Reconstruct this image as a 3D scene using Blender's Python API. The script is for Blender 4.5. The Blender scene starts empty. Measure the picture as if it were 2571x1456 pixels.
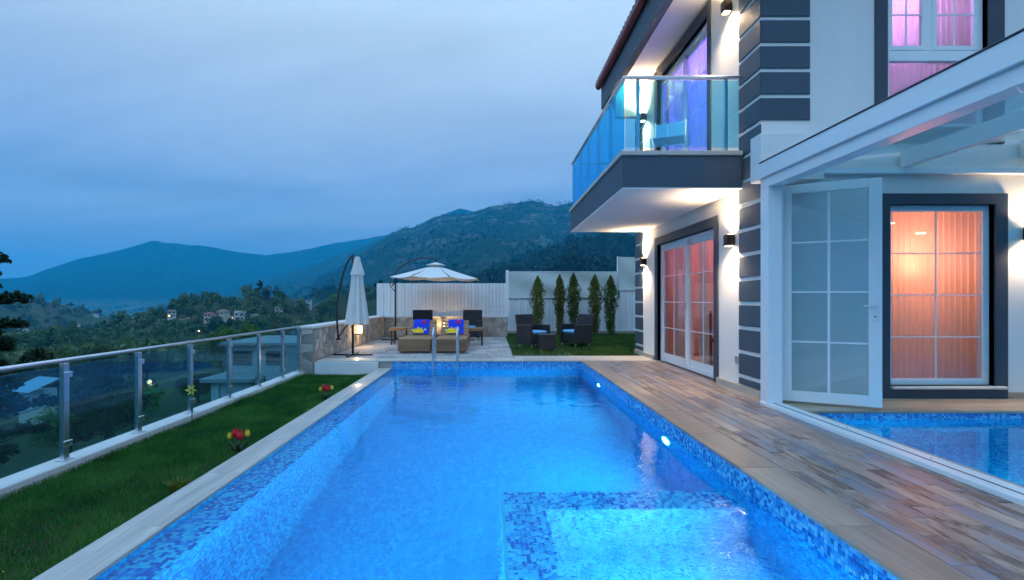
import bpy, math, random
import numpy as np
from mathutils import Vector, Matrix
random.seed(7)
R = math.radians
scene = bpy.context.scene
COL = scene.collection

# ---------------------------------------------------------------- camera
F, CX, CY, HC = 1230.0, 1231.0, 752.0, 1.2        # focal length, vanishing point (in a 2571 px wide frame), eye height
cam_d = bpy.data.cameras.new('camera')
cam = bpy.data.objects.new('camera', cam_d); COL.objects.link(cam)
cam.location = (0, 0, HC); cam.rotation_euler = (R(90), 0, 0)
cam_d.sensor_width = 36; cam_d.lens = F / 2571 * 36
cam_d.shift_x = (1285.5 - CX) / 2571; cam_d.shift_y = (CY - 728) / 2571
cam_d.clip_start = 0.05; cam_d.clip_end = 30000
scene.camera = cam

# ---------------------------------------------------------------- world
W = bpy.data.worlds.new('World'); scene.world = W; W.use_nodes = True
nt = W.node_tree; nt.nodes.clear()
def wn(t, **k):
    n = nt.nodes.new(t)
    for a, b in k.items(): setattr(n, a, b)
    return n
SUN_EL, SUN_ROT = R(14), R(235)
sky = wn('ShaderNodeTexSky', sky_type='NISHITA'); sky.sun_disc = False
sky.sun_elevation = SUN_EL; sky.sun_rotation = SUN_ROT; sky.air_density = 1.2; sky.dust_density = 0.6; sky.ozone_density = 3.0
bg1 = wn('ShaderNodeBackground'); bg1.inputs[1].default_value = 0.07
nt.links.new(sky.outputs[0], bg1.inputs[0])
tc = wn('ShaderNodeTexCoord'); sep = wn('ShaderNodeSeparateXYZ'); nt.links.new(tc.outputs['Generated'], sep.inputs[0])
def wm(op, a, b=None):
    n = wn('ShaderNodeMath', operation=op)
    for i, v in enumerate((a, b)):
        if v is None: continue
        if isinstance(v, (int, float)): n.inputs[i].default_value = v
        else: nt.links.new(v, n.inputs[i])
    return n.outputs[0]
zc = wm('MAXIMUM', sep.outputs[2], 0.0)
den = wm('ADD', zc, 0.22)
cx_ = wm('DIVIDE', sep.outputs[0], den); cy_ = wm('DIVIDE', sep.outputs[1], den)
comb = wn('ShaderNodeCombineXYZ'); nt.links.new(cx_, comb.inputs[0]); nt.links.new(cy_, comb.inputs[1])
mp = wn('ShaderNodeMapping'); nt.links.new(comb.outputs[0], mp.inputs[0])
mp.inputs['Rotation'].default_value = (0, 0, R(38)); mp.inputs['Scale'].default_value = (0.42, 1.25, 1); mp.inputs['Location'].default_value = (1.7, 0.4, 0)
nz = wn('ShaderNodeTexNoise'); nt.links.new(mp.outputs[0], nz.inputs['Vector'])
nz.inputs['Scale'].default_value = 1.5; nz.inputs['Detail'].default_value = 6; nz.inputs['Roughness'].default_value = 0.52; nz.inputs['Distortion'].default_value = 0.5
rmp = wn('ShaderNodeMapRange'); nt.links.new(nz.outputs[0], rmp.inputs[0])
rmp.inputs[1].default_value = 0.30; rmp.inputs[2].default_value = 0.74
mixc = wn('ShaderNodeMix', data_type='RGBA'); nt.links.new(rmp.outputs[0], mixc.inputs[0])
mixc.inputs[6].default_value = (0.17, 0.38, 0.84, 1); mixc.inputs[7].default_value = (0.43, 0.68, 1.03, 1)
hzn = wn('ShaderNodeMapRange'); nt.links.new(zc, hzn.inputs[0]); hzn.inputs[1].default_value = 0.0; hzn.inputs[2].default_value = 0.20; hzn.inputs[3].default_value = 0.75; hzn.inputs[4].default_value = 0.0
mixh = wn('ShaderNodeMix', data_type='RGBA'); nt.links.new(hzn.outputs[0], mixh.inputs[0]); nt.links.new(mixc.outputs[2], mixh.inputs[6]); mixh.inputs[7].default_value = (0.62, 0.86, 1.12, 1)
# thin overcast: brighter towards the zenith
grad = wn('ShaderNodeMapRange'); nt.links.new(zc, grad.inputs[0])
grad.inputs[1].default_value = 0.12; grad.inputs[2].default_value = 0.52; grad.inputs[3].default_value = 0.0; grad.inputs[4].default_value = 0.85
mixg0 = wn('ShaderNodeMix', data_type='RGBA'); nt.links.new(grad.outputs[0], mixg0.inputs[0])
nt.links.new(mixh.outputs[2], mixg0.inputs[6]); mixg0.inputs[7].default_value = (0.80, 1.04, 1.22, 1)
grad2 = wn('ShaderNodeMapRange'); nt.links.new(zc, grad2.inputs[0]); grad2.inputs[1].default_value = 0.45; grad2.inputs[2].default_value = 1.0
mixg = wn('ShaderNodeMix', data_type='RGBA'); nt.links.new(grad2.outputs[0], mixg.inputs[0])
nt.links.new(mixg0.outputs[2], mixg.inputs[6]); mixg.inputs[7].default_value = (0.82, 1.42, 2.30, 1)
nz2 = wn('ShaderNodeTexNoise'); nt.links.new(mp.outputs[0], nz2.inputs['Vector'])
nz2.inputs['Scale'].default_value = 1.7; nz2.inputs['Detail'].default_value = 5; nz2.inputs['Roughness'].default_value = 0.55; nz2.inputs['Distortion'].default_value = 0.9
r2 = wn('ShaderNodeMapRange'); nt.links.new(nz2.outputs[0], r2.inputs[0]); r2.inputs[1].default_value = 0.34; r2.inputs[2].default_value = 0.68; r2.inputs[3].default_value = 0.90; r2.inputs[4].default_value = 1.07
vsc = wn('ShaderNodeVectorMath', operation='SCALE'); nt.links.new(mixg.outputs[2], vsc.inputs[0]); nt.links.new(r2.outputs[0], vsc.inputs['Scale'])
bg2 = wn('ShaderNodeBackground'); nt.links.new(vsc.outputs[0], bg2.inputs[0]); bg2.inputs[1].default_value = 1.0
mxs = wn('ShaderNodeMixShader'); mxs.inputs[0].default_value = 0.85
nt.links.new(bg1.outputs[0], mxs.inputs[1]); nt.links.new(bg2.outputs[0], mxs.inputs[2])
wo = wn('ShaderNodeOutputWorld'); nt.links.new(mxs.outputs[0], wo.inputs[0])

# ---------------------------------------------------------------- sun (dusk, very soft)
sd = bpy.data.lights.new('sun', 'SUN'); sun = bpy.data.objects.new('sun', sd); COL.objects.link(sun)
sd.energy = 0.75; sd.angle = R(50); sd.color = (0.48, 0.77, 1.0)
sun.rotation_euler = (R(62), 0, R(-38))

# ---------------------------------------------------------------- render / exposure
vs = scene.view_settings
scene.display_settings.display_device = 'sRGB'
vs.view_transform = 'Standard'; vs.look = 'None'; vs.exposure = 0.0; vs.gamma = 1.0; vs.use_curve_mapping = False
cy = scene.cycles
cy.use_denoising = True; cy.max_bounces = 8; cy.diffuse_bounces = 2; cy.glossy_bounces = 4; cy.transmission_bounces = 6
cy.use_light_tree = False
cy.use_adaptive_sampling = True; cy.adaptive_threshold = 0.03; cy.adaptive_min_samples = 12
cy.transparent_max_bounces = 16; cy.volume_bounces = 1; cy.caustics_reflective = True; cy.caustics_refractive = True
cy.sample_clamp_indirect = 40.0; cy.blur_glossy = 0.5

# ================================================================ helpers
def at(x, y, Y):
    """point seen at (x, y) of a 2571 px wide frame, Y metres ahead"""
    return Vector(((x - CX) * Y / F, Y, HC - (y - CY) * Y / F))

class MB:
    def __init__(s): s.v = []; s.f = []
    def add(s, vs, fs):
        b = len(s.v); s.v.extend([tuple(p) for p in vs]); s.f.extend([tuple(i + b for i in f) for f in fs]); return s
    def box(s, x0, x1, y0, y1, z0, z1, bev=0.0):
        if x0 > x1: x0, x1 = x1, x0
        if y0 > y1: y0, y1 = y1, y0
        if z0 > z1: z0, z1 = z1, z0
        if bev <= 0:
            vs = [(x0,y0,z0),(x1,y0,z0),(x1,y1,z0),(x0,y1,z0),(x0,y0,z1),(x1,y0,z1),(x1,y1,z1),(x0,y1,z1)]
            return s.add(vs, [(0,3,2,1),(4,5,6,7),(0,1,5,4),(1,2,6,5),(2,3,7,6),(3,0,4,7)])
        b = min(bev, (x1-x0)*.45, (y1-y0)*.45, (z1-z0)*.45)
        vs = []; idx = {}
        for sx in (0, 1):
            for sy in (0, 1):
                for sz in (0, 1):
                    c = ((x0, x1)[sx], (y0, y1)[sy], (z0, z1)[sz])
                    for a in range(3):
                        p = list(c)
                        for k in range(3):
                            if k != a: p[k] += b * (1 if (sx, sy, sz)[k] == 0 else -1)
                        idx[(sx, sy, sz, a)] = len(vs); vs.append(p)
        fs = []
        for a in range(3):
            o = [k for k in range(3) if k != a]
            for e in (0, 1):
                q = []
                for (i, j) in ((0,0),(1,0),(1,1),(0,1)):
                    t = [0,0,0]; t[a] = e; t[o[0]] = i; t[o[1]] = j; q.append(idx[(*t, a)])
                if (e == 0) == (a != 1): q.reverse()
                fs.append(q)
            for i in (0, 1):
                for j in (0, 1):
                    t0 = [0,0,0]; t0[o[0]] = i; t0[o[1]] = j; t1 = list(t0); t1[a] = 1
                    q = [idx[(*t0, o[0])], idx[(*t1, o[0])], idx[(*t1, o[1])], idx[(*t0, o[1])]]
                    fs.append(q)
        for sx in (0, 1):
            for sy in (0, 1):
                for sz in (0, 1): fs.append([idx[(sx, sy, sz, a)] for a in range(3)])
        return s.add(vs, fs)
    def tube(s, path, r, n=10, cap=True):
        path = [Vector(p) for p in path]; m = len(path)
        rs = r if isinstance(r, (list, tuple)) else [r] * m
        vs = []; pa = None
        for i, p in enumerate(path):
            t = (path[min(i+1, m-1)] - path[max(i-1, 0)]).normalized()
            if pa is None: pa = t.cross(Vector((0,0,1)) if abs(t.z) < .9 else Vector((1,0,0)))
            a = (pa - t * pa.dot(t)).normalized(); b = t.cross(a); pa = a
            for k in range(n):
                an = 2*math.pi*k/n
                vs.append(p + (a*math.cos(an) + b*math.sin(an)) * rs[i])
        fs = []
        for i in range(m-1):
            for k in range(n):
                fs.append((i*n+k, i*n+(k+1)%n, (i+1)*n+(k+1)%n, (i+1)*n+k))
        if cap: fs.append(tuple(range(n-1, -1, -1))); fs.append(tuple(range((m-1)*n, m*n)))
        return s.add(vs, fs)
    def lathe(s, prof, n=16, c=(0,0,0)):
        vs = []; fs = []; m = len(prof)
        for (r, z) in prof:
            for k in range(n):
                an = 2*math.pi*k/n; vs.append((c[0]+r*math.cos(an), c[1]+r*math.sin(an), c[2]+z))
        for i in range(m-1):
            for k in range(n): fs.append((i*n+k, i*n+(k+1)%n, (i+1)*n+(k+1)%n, (i+1)*n+k))
        fs.append(tuple(range(n-1, -1, -1))); fs.append(tuple(range((m-1)*n, m*n)))
        return s.add(vs, fs)
    def quad(s, a, b, c, d): return s.add([a, b, c, d], [(0,1,2,3)])
    def prism(s, pts, axis, t0, t1):
        """extrude a 2-D outline along axis ('x','y','z') from t0 to t1"""
        def P(u, v, t): return {'x': (t,u,v), 'y': (u,t,v), 'z': (u,v,t)}[axis]
        n = len(pts)
        vs = [P(u,v,t0) for u,v in pts] + [P(u,v,t1) for u,v in pts]
        fs = [tuple(range(n)), tuple(range(2*n-1, n-1, -1))] + [(i, (i+1)%n, n+(i+1)%n, n+i) for i in range(n)]
        return s.add(vs, fs)
    def xf(s, M, start=0):
        s.v[start:] = [tuple(M @ Vector(p)) for p in s.v[start:]]; return s
    def mesh(s, name, off=(0,0,0)):
        me = bpy.data.meshes.new(name)
        if any(off): s.v = [(p[0]-off[0], p[1]-off[1], p[2]-off[2]) for p in s.v]
        me.from_pydata(s.v, [], s.f); me.update(); return me
    def build(s, name, mat, parent=None, smooth=False, world=True):
        off = (0,0,0)
        if world and parent is not None:
            q = parent
            while q.parent: q = q.parent
            off = tuple(q.location)
        me = s.mesh(name, off)
        if mat is not None: me.materials.append(mat)
        if smooth: me.polygons.foreach_set('use_smooth', [True]*len(me.polygons))
        return link(name, me, parent)

def link(name, data, parent=None, loc=None):
    o = bpy.data.objects.new(name, data); COL.objects.link(o)
    if parent is not None: o.parent = parent
    if loc is not None: o.location = loc
    return o
def tag(o, label=None, cat=None, group=None, kind=None):
    if label: o['label'] = label
    if cat: o['category'] = cat
    if group: o['group'] = group
    if kind: o['kind'] = kind
    return o
def thing(name, label, cat, loc=(0,0,0), group=None, rz=0):
    o = link(name, None, loc=loc); o.rotation_euler = (0, 0, rz); o.empty_display_size = .1
    return tag(o, label, cat, group)
def struct(mb, name, mat, smooth=False, parent=None):
    o = mb.build(name, mat, parent, smooth); 
    if parent is None: o['kind'] = 'structure'
    return o
def copy_tree(o, parent=None):
    c = o.copy(); COL.objects.link(c)
    if parent is not None: c.parent = parent
    for ch in list(o.children): copy_tree(ch, c)
    return c
def np_mesh(name, V, Fc, mat, n=3, smooth=False):
    me = bpy.data.meshes.new(name)
    V = np.ascontiguousarray(V, dtype=np.float32); Fc = np.ascontiguousarray(Fc, dtype=np.int32)
    me.vertices.add(len(V)); me.vertices.foreach_set('co', V.ravel())
    nf = len(Fc); me.loops.add(nf*n); me.loops.foreach_set('vertex_index', Fc.ravel())
    me.polygons.add(nf); me.polygons.foreach_set('loop_start', np.arange(nf, dtype=np.int32)*n)
    if smooth: me.polygons.foreach_set('use_smooth', np.ones(nf, dtype=bool))
    me.update(calc_edges=True); me.validate()
    if mat: me.materials.append(mat)
    return me

# ================================================================ materials
MATS = {}
def newmat(name):
    m = bpy.data.materials.new(name); m.use_nodes = True; MATS[name] = m
    N = m.node_tree.nodes; N.clear(); return m, N, m.node_tree.links
def nn(N, t, **k):
    n = N.new(t)
    for a, b in k.items(): setattr(n, a, b)
    return n
def link_or(L, sock, v):
    if isinstance(v, (int, float)): sock.default_value = v
    elif isinstance(v, (tuple, list)): sock.default_value = (*v, 1) if len(v) == 3 else v
    else: L.new(v, sock)
def math_n(N, L, op, a, b=0.0, c=None):
    n = nn(N, 'ShaderNodeMath', operation=op); link_or(L, n.inputs[0], a); link_or(L, n.inputs[1], b)
    if c is not None: link_or(L, n.inputs[2], c)
    return n.outputs[0]
def ramp(N, L, fac, stops, const=False):
    r = nn(N, 'ShaderNodeValToRGB'); L.new(fac, r.inputs[0]); e = r.color_ramp.elements
    r.color_ramp.interpolation = 'CONSTANT' if const else 'LINEAR'
    while len(e) < len(stops): e.new(.5)
    for i, (p, c) in enumerate(stops): e[i].position = p; e[i].color = (*c, 1)
    return r.outputs[0]
def noise(N, L, vec, scale, detail=4, rough=.55, dist=0):
    n = nn(N, 'ShaderNodeTexNoise'); n.inputs['Scale'].default_value = scale; n.inputs['Detail'].default_value = detail
    n.inputs['Roughness'].default_value = rough; n.inputs['Distortion'].default_value = dist
    if vec is not None: L.new(vec, n.inputs['Vector'])
    return n.outputs[0]
def mapping(N, L, vec, scale=(1,1,1), loc=None, rot=(0,0,0)):
    m = nn(N, 'ShaderNodeMapping'); L.new(vec, m.inputs[0]); m.inputs['Scale'].default_value = scale; m.inputs['Rotation'].default_value = rot
    if loc is not None: link_or(L, m.inputs['Location'], loc) if not isinstance(loc, tuple) else setattr(m.inputs['Location'], 'default_value', loc)
    return m.outputs[0]
def mixcol(N, L, fac, a, b, mode='MIX'):
    m = nn(N, 'ShaderNodeMix', data_type='RGBA', blend_type=mode); link_or(L, m.inputs[0], fac); link_or(L, m.inputs[6], a); link_or(L, m.inputs[7], b)
    return m.outputs[2]
def out(N, L, sh):
    o = nn(N, 'ShaderNodeOutputMaterial'); L.new(sh, o.inputs[0]); return o
def pos(N): return nn(N, 'ShaderNodeNewGeometry').outputs['Position']
def princ(N, L, col, rough=.6, metal=0.0, bump=None, bstr=.3, bdist=.01, spec=None):
    p = nn(N, 'ShaderNodeBsdfPrincipled'); link_or(L, p.inputs['Base Color'], col); link_or(L, p.inputs['Roughness'], rough); p.inputs['Metallic'].default_value = metal
    if spec is not None: p.inputs['Specular IOR Level'].default_value = spec
    if bump is not None:
        b = nn(N, 'ShaderNodeBump'); L.new(bump, b.inputs['Height']); b.inputs['Strength'].default_value = bstr; b.inputs['Distance'].default_value = bdist
        L.new(b.outputs[0], p.inputs['Normal'])
    return p
def pbr(name, col, rough=.6, metal=0.0, var=.12, vs_=3.0, bs=None, bstr=.25, bdist=.004, rnd=0.0, spec=None, stain=None):
    m, N, L = newmat(name); P = pos(N)
    f = noise(N, L, P, vs_, 5, .6)
    k = math_n(N, L, 'MULTIPLY_ADD', f, 2*var, 1-var)
    if rnd:
        oi = nn(N, 'ShaderNodeObjectInfo').outputs['Random']
        k = math_n(N, L, 'MULTIPLY', k, math_n(N, L, 'MULTIPLY_ADD', oi, 2*rnd, 1-rnd))
    cc = nn(N, 'ShaderNodeCombineColor')
    for i in range(3): L.new(math_n(N, L, 'MULTIPLY', k, col[i]), cc.inputs[i])
    c = cc.outputs[0]
    if stain:
        s = noise(N, L, mapping(N, L, P, stain[0]), 1.0, 6, .65)
        c = mixcol(N, L, ramp(N, L, s, [(.52, (0,0,0)), (.78, (stain[2],)*3)]), c, stain[1])
    bump = noise(N, L, P, bs, 4, .6) if bs else None
    rr = math_n(N, L, 'MULTIPLY_ADD', f, .12, rough-.06) if var > .04 else rough
    p = princ(N, L, c, rr, metal, bump, bstr, bdist, spec); out(N, L, p.outputs[0]); return m
def glass(name, tint, ior=1.45, rough=0.0, dirt=0.0, coat=(1,1,1)):
    m, N, L = newmat(name)
    t = nn(N, 'ShaderNodeBsdfTransparent'); t.inputs[0].default_value = (*tint, 1)
    g = nn(N, 'ShaderNodeBsdfGlossy'); g.inputs['Roughness'].default_value = rough; g.inputs[0].default_value = (*coat, 1)
    ge = nn(N, 'ShaderNodeNewGeometry'); dt = nn(N, 'ShaderNodeVectorMath', operation='DOT_PRODUCT'); L.new(ge.outputs['Incoming'], dt.inputs[0]); L.new(ge.outputs['Normal'], dt.inputs[1])
    cs = math_n(N, L, 'SUBTRACT', 1.0, math_n(N, L, 'ABSOLUTE', dt.outputs['Value']))
    f0 = ((ior-1)/(ior+1))**2
    fk = math_n(N, L, 'MULTIPLY_ADD', math_n(N, L, 'POWER', cs, 5.0), 1-f0, f0)      # Schlick, same from both faces of the pane
    x = nn(N, 'ShaderNodeMixShader'); L.new(fk, x.inputs[0]); L.new(t.outputs[0], x.inputs[1]); L.new(g.outputs[0], x.inputs[2])
    sh = x.outputs[0]
    if dirt:
        d = nn(N, 'ShaderNodeBsdfDiffuse'); d.inputs[0].default_value = (.5,.68,.8,1)
        f = noise(N, L, pos(N), 2.5, 6, .7)
        x2 = nn(N, 'ShaderNodeMixShader'); L.new(math_n(N, L, 'MULTIPLY', f, dirt), x2.inputs[0]); L.new(sh, x2.inputs[1]); L.new(d.outputs[0], x2.inputs[2]); sh = x2.outputs[0]
    out(N, L, sh); return m
def emit(name, col, s):
    m, N, L = newmat(name); e = nn(N, 'ShaderNodeEmission'); e.inputs[0].default_value = (*col, 1); e.inputs[1].default_value = s
    out(N, L, e.outputs[0]); return m

M_plaster = pbr('white_plaster', (.80,.79,.77), .75, var=.06, vs_=2.2, bs=90, bstr=.35, bdist=.003, stain=((2.6,2.6,.28), (.64,.62,.59), .34))
M_soffit = pbr('white_soffit', (.80,.79,.77), .8, var=.03, bs=120, bstr=.15)
M_slate = pbr('slate_paint', (.052,.084,.118), .6, var=.14, vs_=6, bs=130, bstr=.4, bdist=.003, rnd=.07)
M_dframe = pbr('charcoal_surround', (.050,.066,.092), .6, var=.12, vs_=5, bs=120, bstr=.3)
M_pvc = pbr('white_pvc', (.84,.86,.88), .3, var=.03, vs_=4)
M_glass = glass('window_glass', (.86,.93,.95), 1.5, dirt=.02)
M_fglass = glass('fence_glass', (.52,.82,.89), 1.5, dirt=.06, coat=(.6,.92,1))
M_bglass = glass('balcony_glass', (.58,.90,.97), 1.45, dirt=.04)
M_sglass = glass('balcony_side_glass', (.16,.76,.95), 1.38, dirt=.04, coat=(.22,.72,1))
M_rglass = glass('roof_glass', (.70,.86,.88), 1.5, dirt=.16)
M_steel = pbr('brushed_steel', (.62,.65,.68), .3, 1.0, var=.08, vs_=20)
M_black = pbr('black_metal', (.02,.021,.024), .45, var=.1)
M_bronze = pbr('bronze_metal', (.05,.035,.025), .4, .6)
M_gutter = pbr('red_brown_metal', (.23,.035,.032), .4, var=.15, vs_=8)
M_roof = pbr('clay_tile', (.20,.06,.045), .8, var=.3, vs_=5)
M_capstone = pbr('pale_capstone', (.66,.65,.62), .6, var=.12, vs_=6, bs=60, bstr=.2)
M_trav = pbr('travertine', (.50,.45,.39), .5, var=.2, vs_=9, bs=70, bstr=.2, rnd=.12)
M_stone = pbr('rubble_stone', (.42,.38,.33), .85, var=.38, vs_=14, bs=45, bstr=.6, bdist=.01, rnd=.32)
M_mortar = pbr('mortar', (.40,.38,.35), .9, var=.15, vs_=20, bs=60)
M_flag = pbr('flagstone', (.36,.35,.34), .7, var=.3, vs_=11, bs=50, bstr=.4, rnd=.3)
M_canvas = pbr('pale_canvas', (.55,.60,.57), .9, var=.08, vs_=3, bs=2.2, bstr=.5, bdist=.05)
M_board = pbr('white_board', (.80,.82,.84), .5, var=.06, vs_=5, rnd=.06)
M_rattan = None
M_cushion = pbr('blue_cushion', (.12,.42,.75), .9, var=.1, vs_=20, bs=300, bstr=.2)
M_teak = None
M_umb = pbr('umbrella_cloth', (.72,.72,.71), .85, var=.07, vs_=5, bs=160, bstr=.15)
M_red = pbr('red_petal', (.62,.015,.03), .4, var=.15, vs_=30)
M_yellow = pbr('yellow_petal', (.85,.55,.03), .4, var=.15, vs_=30)
M_ygreen = pbr('yellow_green_petal', (.72,.80,.05), .4, var=.15, vs_=30)
M_leafdk = pbr('dark_leaf_plastic', (.015,.06,.03), .5)
M_soil = pbr('soil', (.06,.045,.03), .95, var=.3, vs_=10)
M_inwall = pbr('interior_wall', (.72,.66,.60), .8, var=.04)
M_infloor = pbr('interior_floor', (.36,.22,.13), .35, var=.2, vs_=4)
M_brown = pbr('brown_wood', (.12,.05,.028), .4, var=.25, vs_=9)

def leaf_mat(name, c1, c2, sc=3.0, trans=.25, rnd=.25):
    m, N, L = newmat(name); P = pos(N)
    f = noise(N, L, P, sc, 3, .6)
    c = mixcol(N, L, ramp(N, L, f, [(.32, (0,0,0)), (.68, (1,1,1))]), c1, c2)
    oi = nn(N, 'ShaderNodeObjectInfo').outputs['Random']
    hs = nn(N, 'ShaderNodeHueSaturation'); L.new(c, hs.inputs['Color'])
    L.new(math_n(N, L, 'MULTIPLY_ADD', oi, 2*rnd, 1-rnd), hs.inputs['Value']); L.new(math_n(N, L, 'MULTIPLY_ADD', oi, .04, .48), hs.inputs['Hue'])
    d = princ(N, L, hs.outputs[0], .65, spec=.25)
    t = nn(N, 'ShaderNodeBsdfTranslucent'); L.new(hs.outputs[0], t.inputs[0])
    x = nn(N, 'ShaderNodeMixShader'); x.inputs[0].default_value = trans; L.new(d.outputs[0], x.inputs[1]); L.new(t.outputs[0], x.inputs[2])
    out(N, L, x.outputs[0]); return m
M_grass = leaf_mat('grass_blades', (.014,.085,.014), (.075,.19,.03), 2.6)
M_tuft = leaf_mat('tuft_blades', (.10,.17,.02), (.18,.24,.03), 8)
M_cyp = leaf_mat('cypress_leaf', (.10,.12,.015), (.17,.17,.02), 4)
M_cyp2 = leaf_mat('cypress_leaf_dark', (.045,.085,.015), (.10,.13,.02), 4)
M_shrub = leaf_mat('shrub_leaf', (.010,.035,.012), (.03,.075,.022), 1.5)
M_pine = leaf_mat('pine_needle', (.010,.028,.014), (.022,.05,.022), 2)
M_bright = leaf_mat('bright_leaf', (.03,.14,.015), (.08,.24,.03), .6)
M_wood_far = leaf_mat('village_tree_leaf', (.018,.062,.018), (.13,.18,.06), .06)
M_forest = leaf_mat('forest_leaf', (.010,.026,.012), (.022,.045,.018), .02, .1)
M_bark = pbr('bark', (.07,.05,.035), .9, var=.3, vs_=12, bs=40, bstr=.6)

def wood_mat(name, stops, grain_axis='y', rough=.45, sc=1.0, gloss_bump=.15, mott=.12):
    """wood-look planks: colour by piece, grain along one axis"""
    m, N, L = newmat(name); P = pos(N)
    oi = nn(N, 'ShaderNodeObjectInfo').outputs['Random']
    cx = nn(N, 'ShaderNodeCombineXYZ'); L.new(math_n(N, L, 'MULTIPLY', oi, 37.0), cx.inputs[0]); L.new(math_n(N, L, 'MULTIPLY', oi, 91.0), cx.inputs[1]); L.new(math_n(N, L, 'MULTIPLY', oi, 17.0), cx.inputs[2])
    va = nn(N, 'ShaderNodeVectorMath', operation='ADD'); L.new(P, va.inputs[0]); L.new(cx.outputs[0], va.inputs[1])
    s = {'y': (48*sc, 2.2*sc, 48*sc), 'x': (1.6*sc, 26*sc, 26*sc), 'z': (26*sc, 26*sc, 1.6*sc)}[grain_axis]
    g = noise(N, L, mapping(N, L, va.outputs[0], s), 1.0, 6, .65, .6)
    big = noise(N, L, mapping(N, L, va.outputs[0], tuple(q*.16 for q in s)), 1.0, 3, .5)
    mot = noise(N, L, mapping(N, L, va.outputs[0], (s[0]*.30, s[1]*1.3, s[2]*.30) if grain_axis == 'y' else tuple(q*.35 for q in s)), 1.0, 5, .7, .8)
    base = ramp(N, L, math_n(N, L, 'FRACT', math_n(N, L, 'ADD', oi, math_n(N, L, 'MULTIPLY_ADD', mot, mott, -mott/2))), stops)
    k = math_n(N, L, 'ADD', math_n(N, L, 'MULTIPLY_ADD', g, 1.0, .24), math_n(N, L, 'MULTIPLY_ADD', big, 1.1, -.30))
    c = mixcol(N, L, 1.0, base, (1,1,1), 'MULTIPLY')
    vm = nn(N, 'ShaderNodeVectorMath', operation='SCALE'); L.new(c, vm.inputs[0]); L.new(k, vm.inputs['Scale'])
    p = princ(N, L, vm.outputs[0], math_n(N, L, 'MULTIPLY_ADD', g, .2, rough-.1), 0, g, gloss_bump, .004); out(N, L, p.outputs[0]); return m
M_plank = wood_mat('wood_look_tile', [(0,(.26,.165,.115)),(.12,(.40,.335,.285)),(.24,(.28,.175,.125)),(.36,(.20,.235,.31)),(.46,(.125,.082,.065)),(.56,(.32,.27,.24)),(.68,(.35,.215,.15)),(.78,(.19,.24,.33)),(.86,(.30,.24,.215)),(.93,(.055,.042,.040)),(1,(.23,.14,.10))], 'y', .33, mott=.75, gloss_bump=.3)
M_copplank = wood_mat('coping_tile', [(0,(.33,.235,.175)),(.5,(.40,.30,.235)),(1,(.28,.205,.16))], 'y', .4, mott=.6)
M_copgrey = wood_mat('grey_coping_tile', [(0,(.42,.40,.37)),(.5,(.48,.46,.42)),(1,(.38,.37,.35))], 'y', .55, 1.3)
M_teak = wood_mat('teak', [(0,(.30,.16,.075)),(1,(.38,.21,.10))], 'x', .5)
M_ledge = wood_mat('ledge_tile', [(0,(.46,.35,.25)),(1,(.52,.41,.30))], 'x', .5)

def rattan_mat():
    m, N, L = newmat('black_rattan'); P = pos(N)
    w1 = nn(N, 'ShaderNodeTexWave', wave_type='BANDS', bands_direction='Z'); w1.inputs['Scale'].default_value = 26; L.new(P, w1.inputs['Vector'])
    w2 = nn(N, 'ShaderNodeTexWave', wave_type='BANDS', bands_direction='DIAGONAL'); w2.inputs['Scale'].default_value = 18; L.new(P, w2.inputs['Vector'])
    h = math_n(N, L, 'MULTIPLY', w1.outputs[1], w2.outputs[1])
    c = mixcol(N, L, h, (.006,.006,.009), (.035,.032,.035))
    p = princ(N, L, c, .4, 0, h, .6, .006); out(N, L, p.outputs[0]); return m
M_rattan = rattan_mat()

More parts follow.
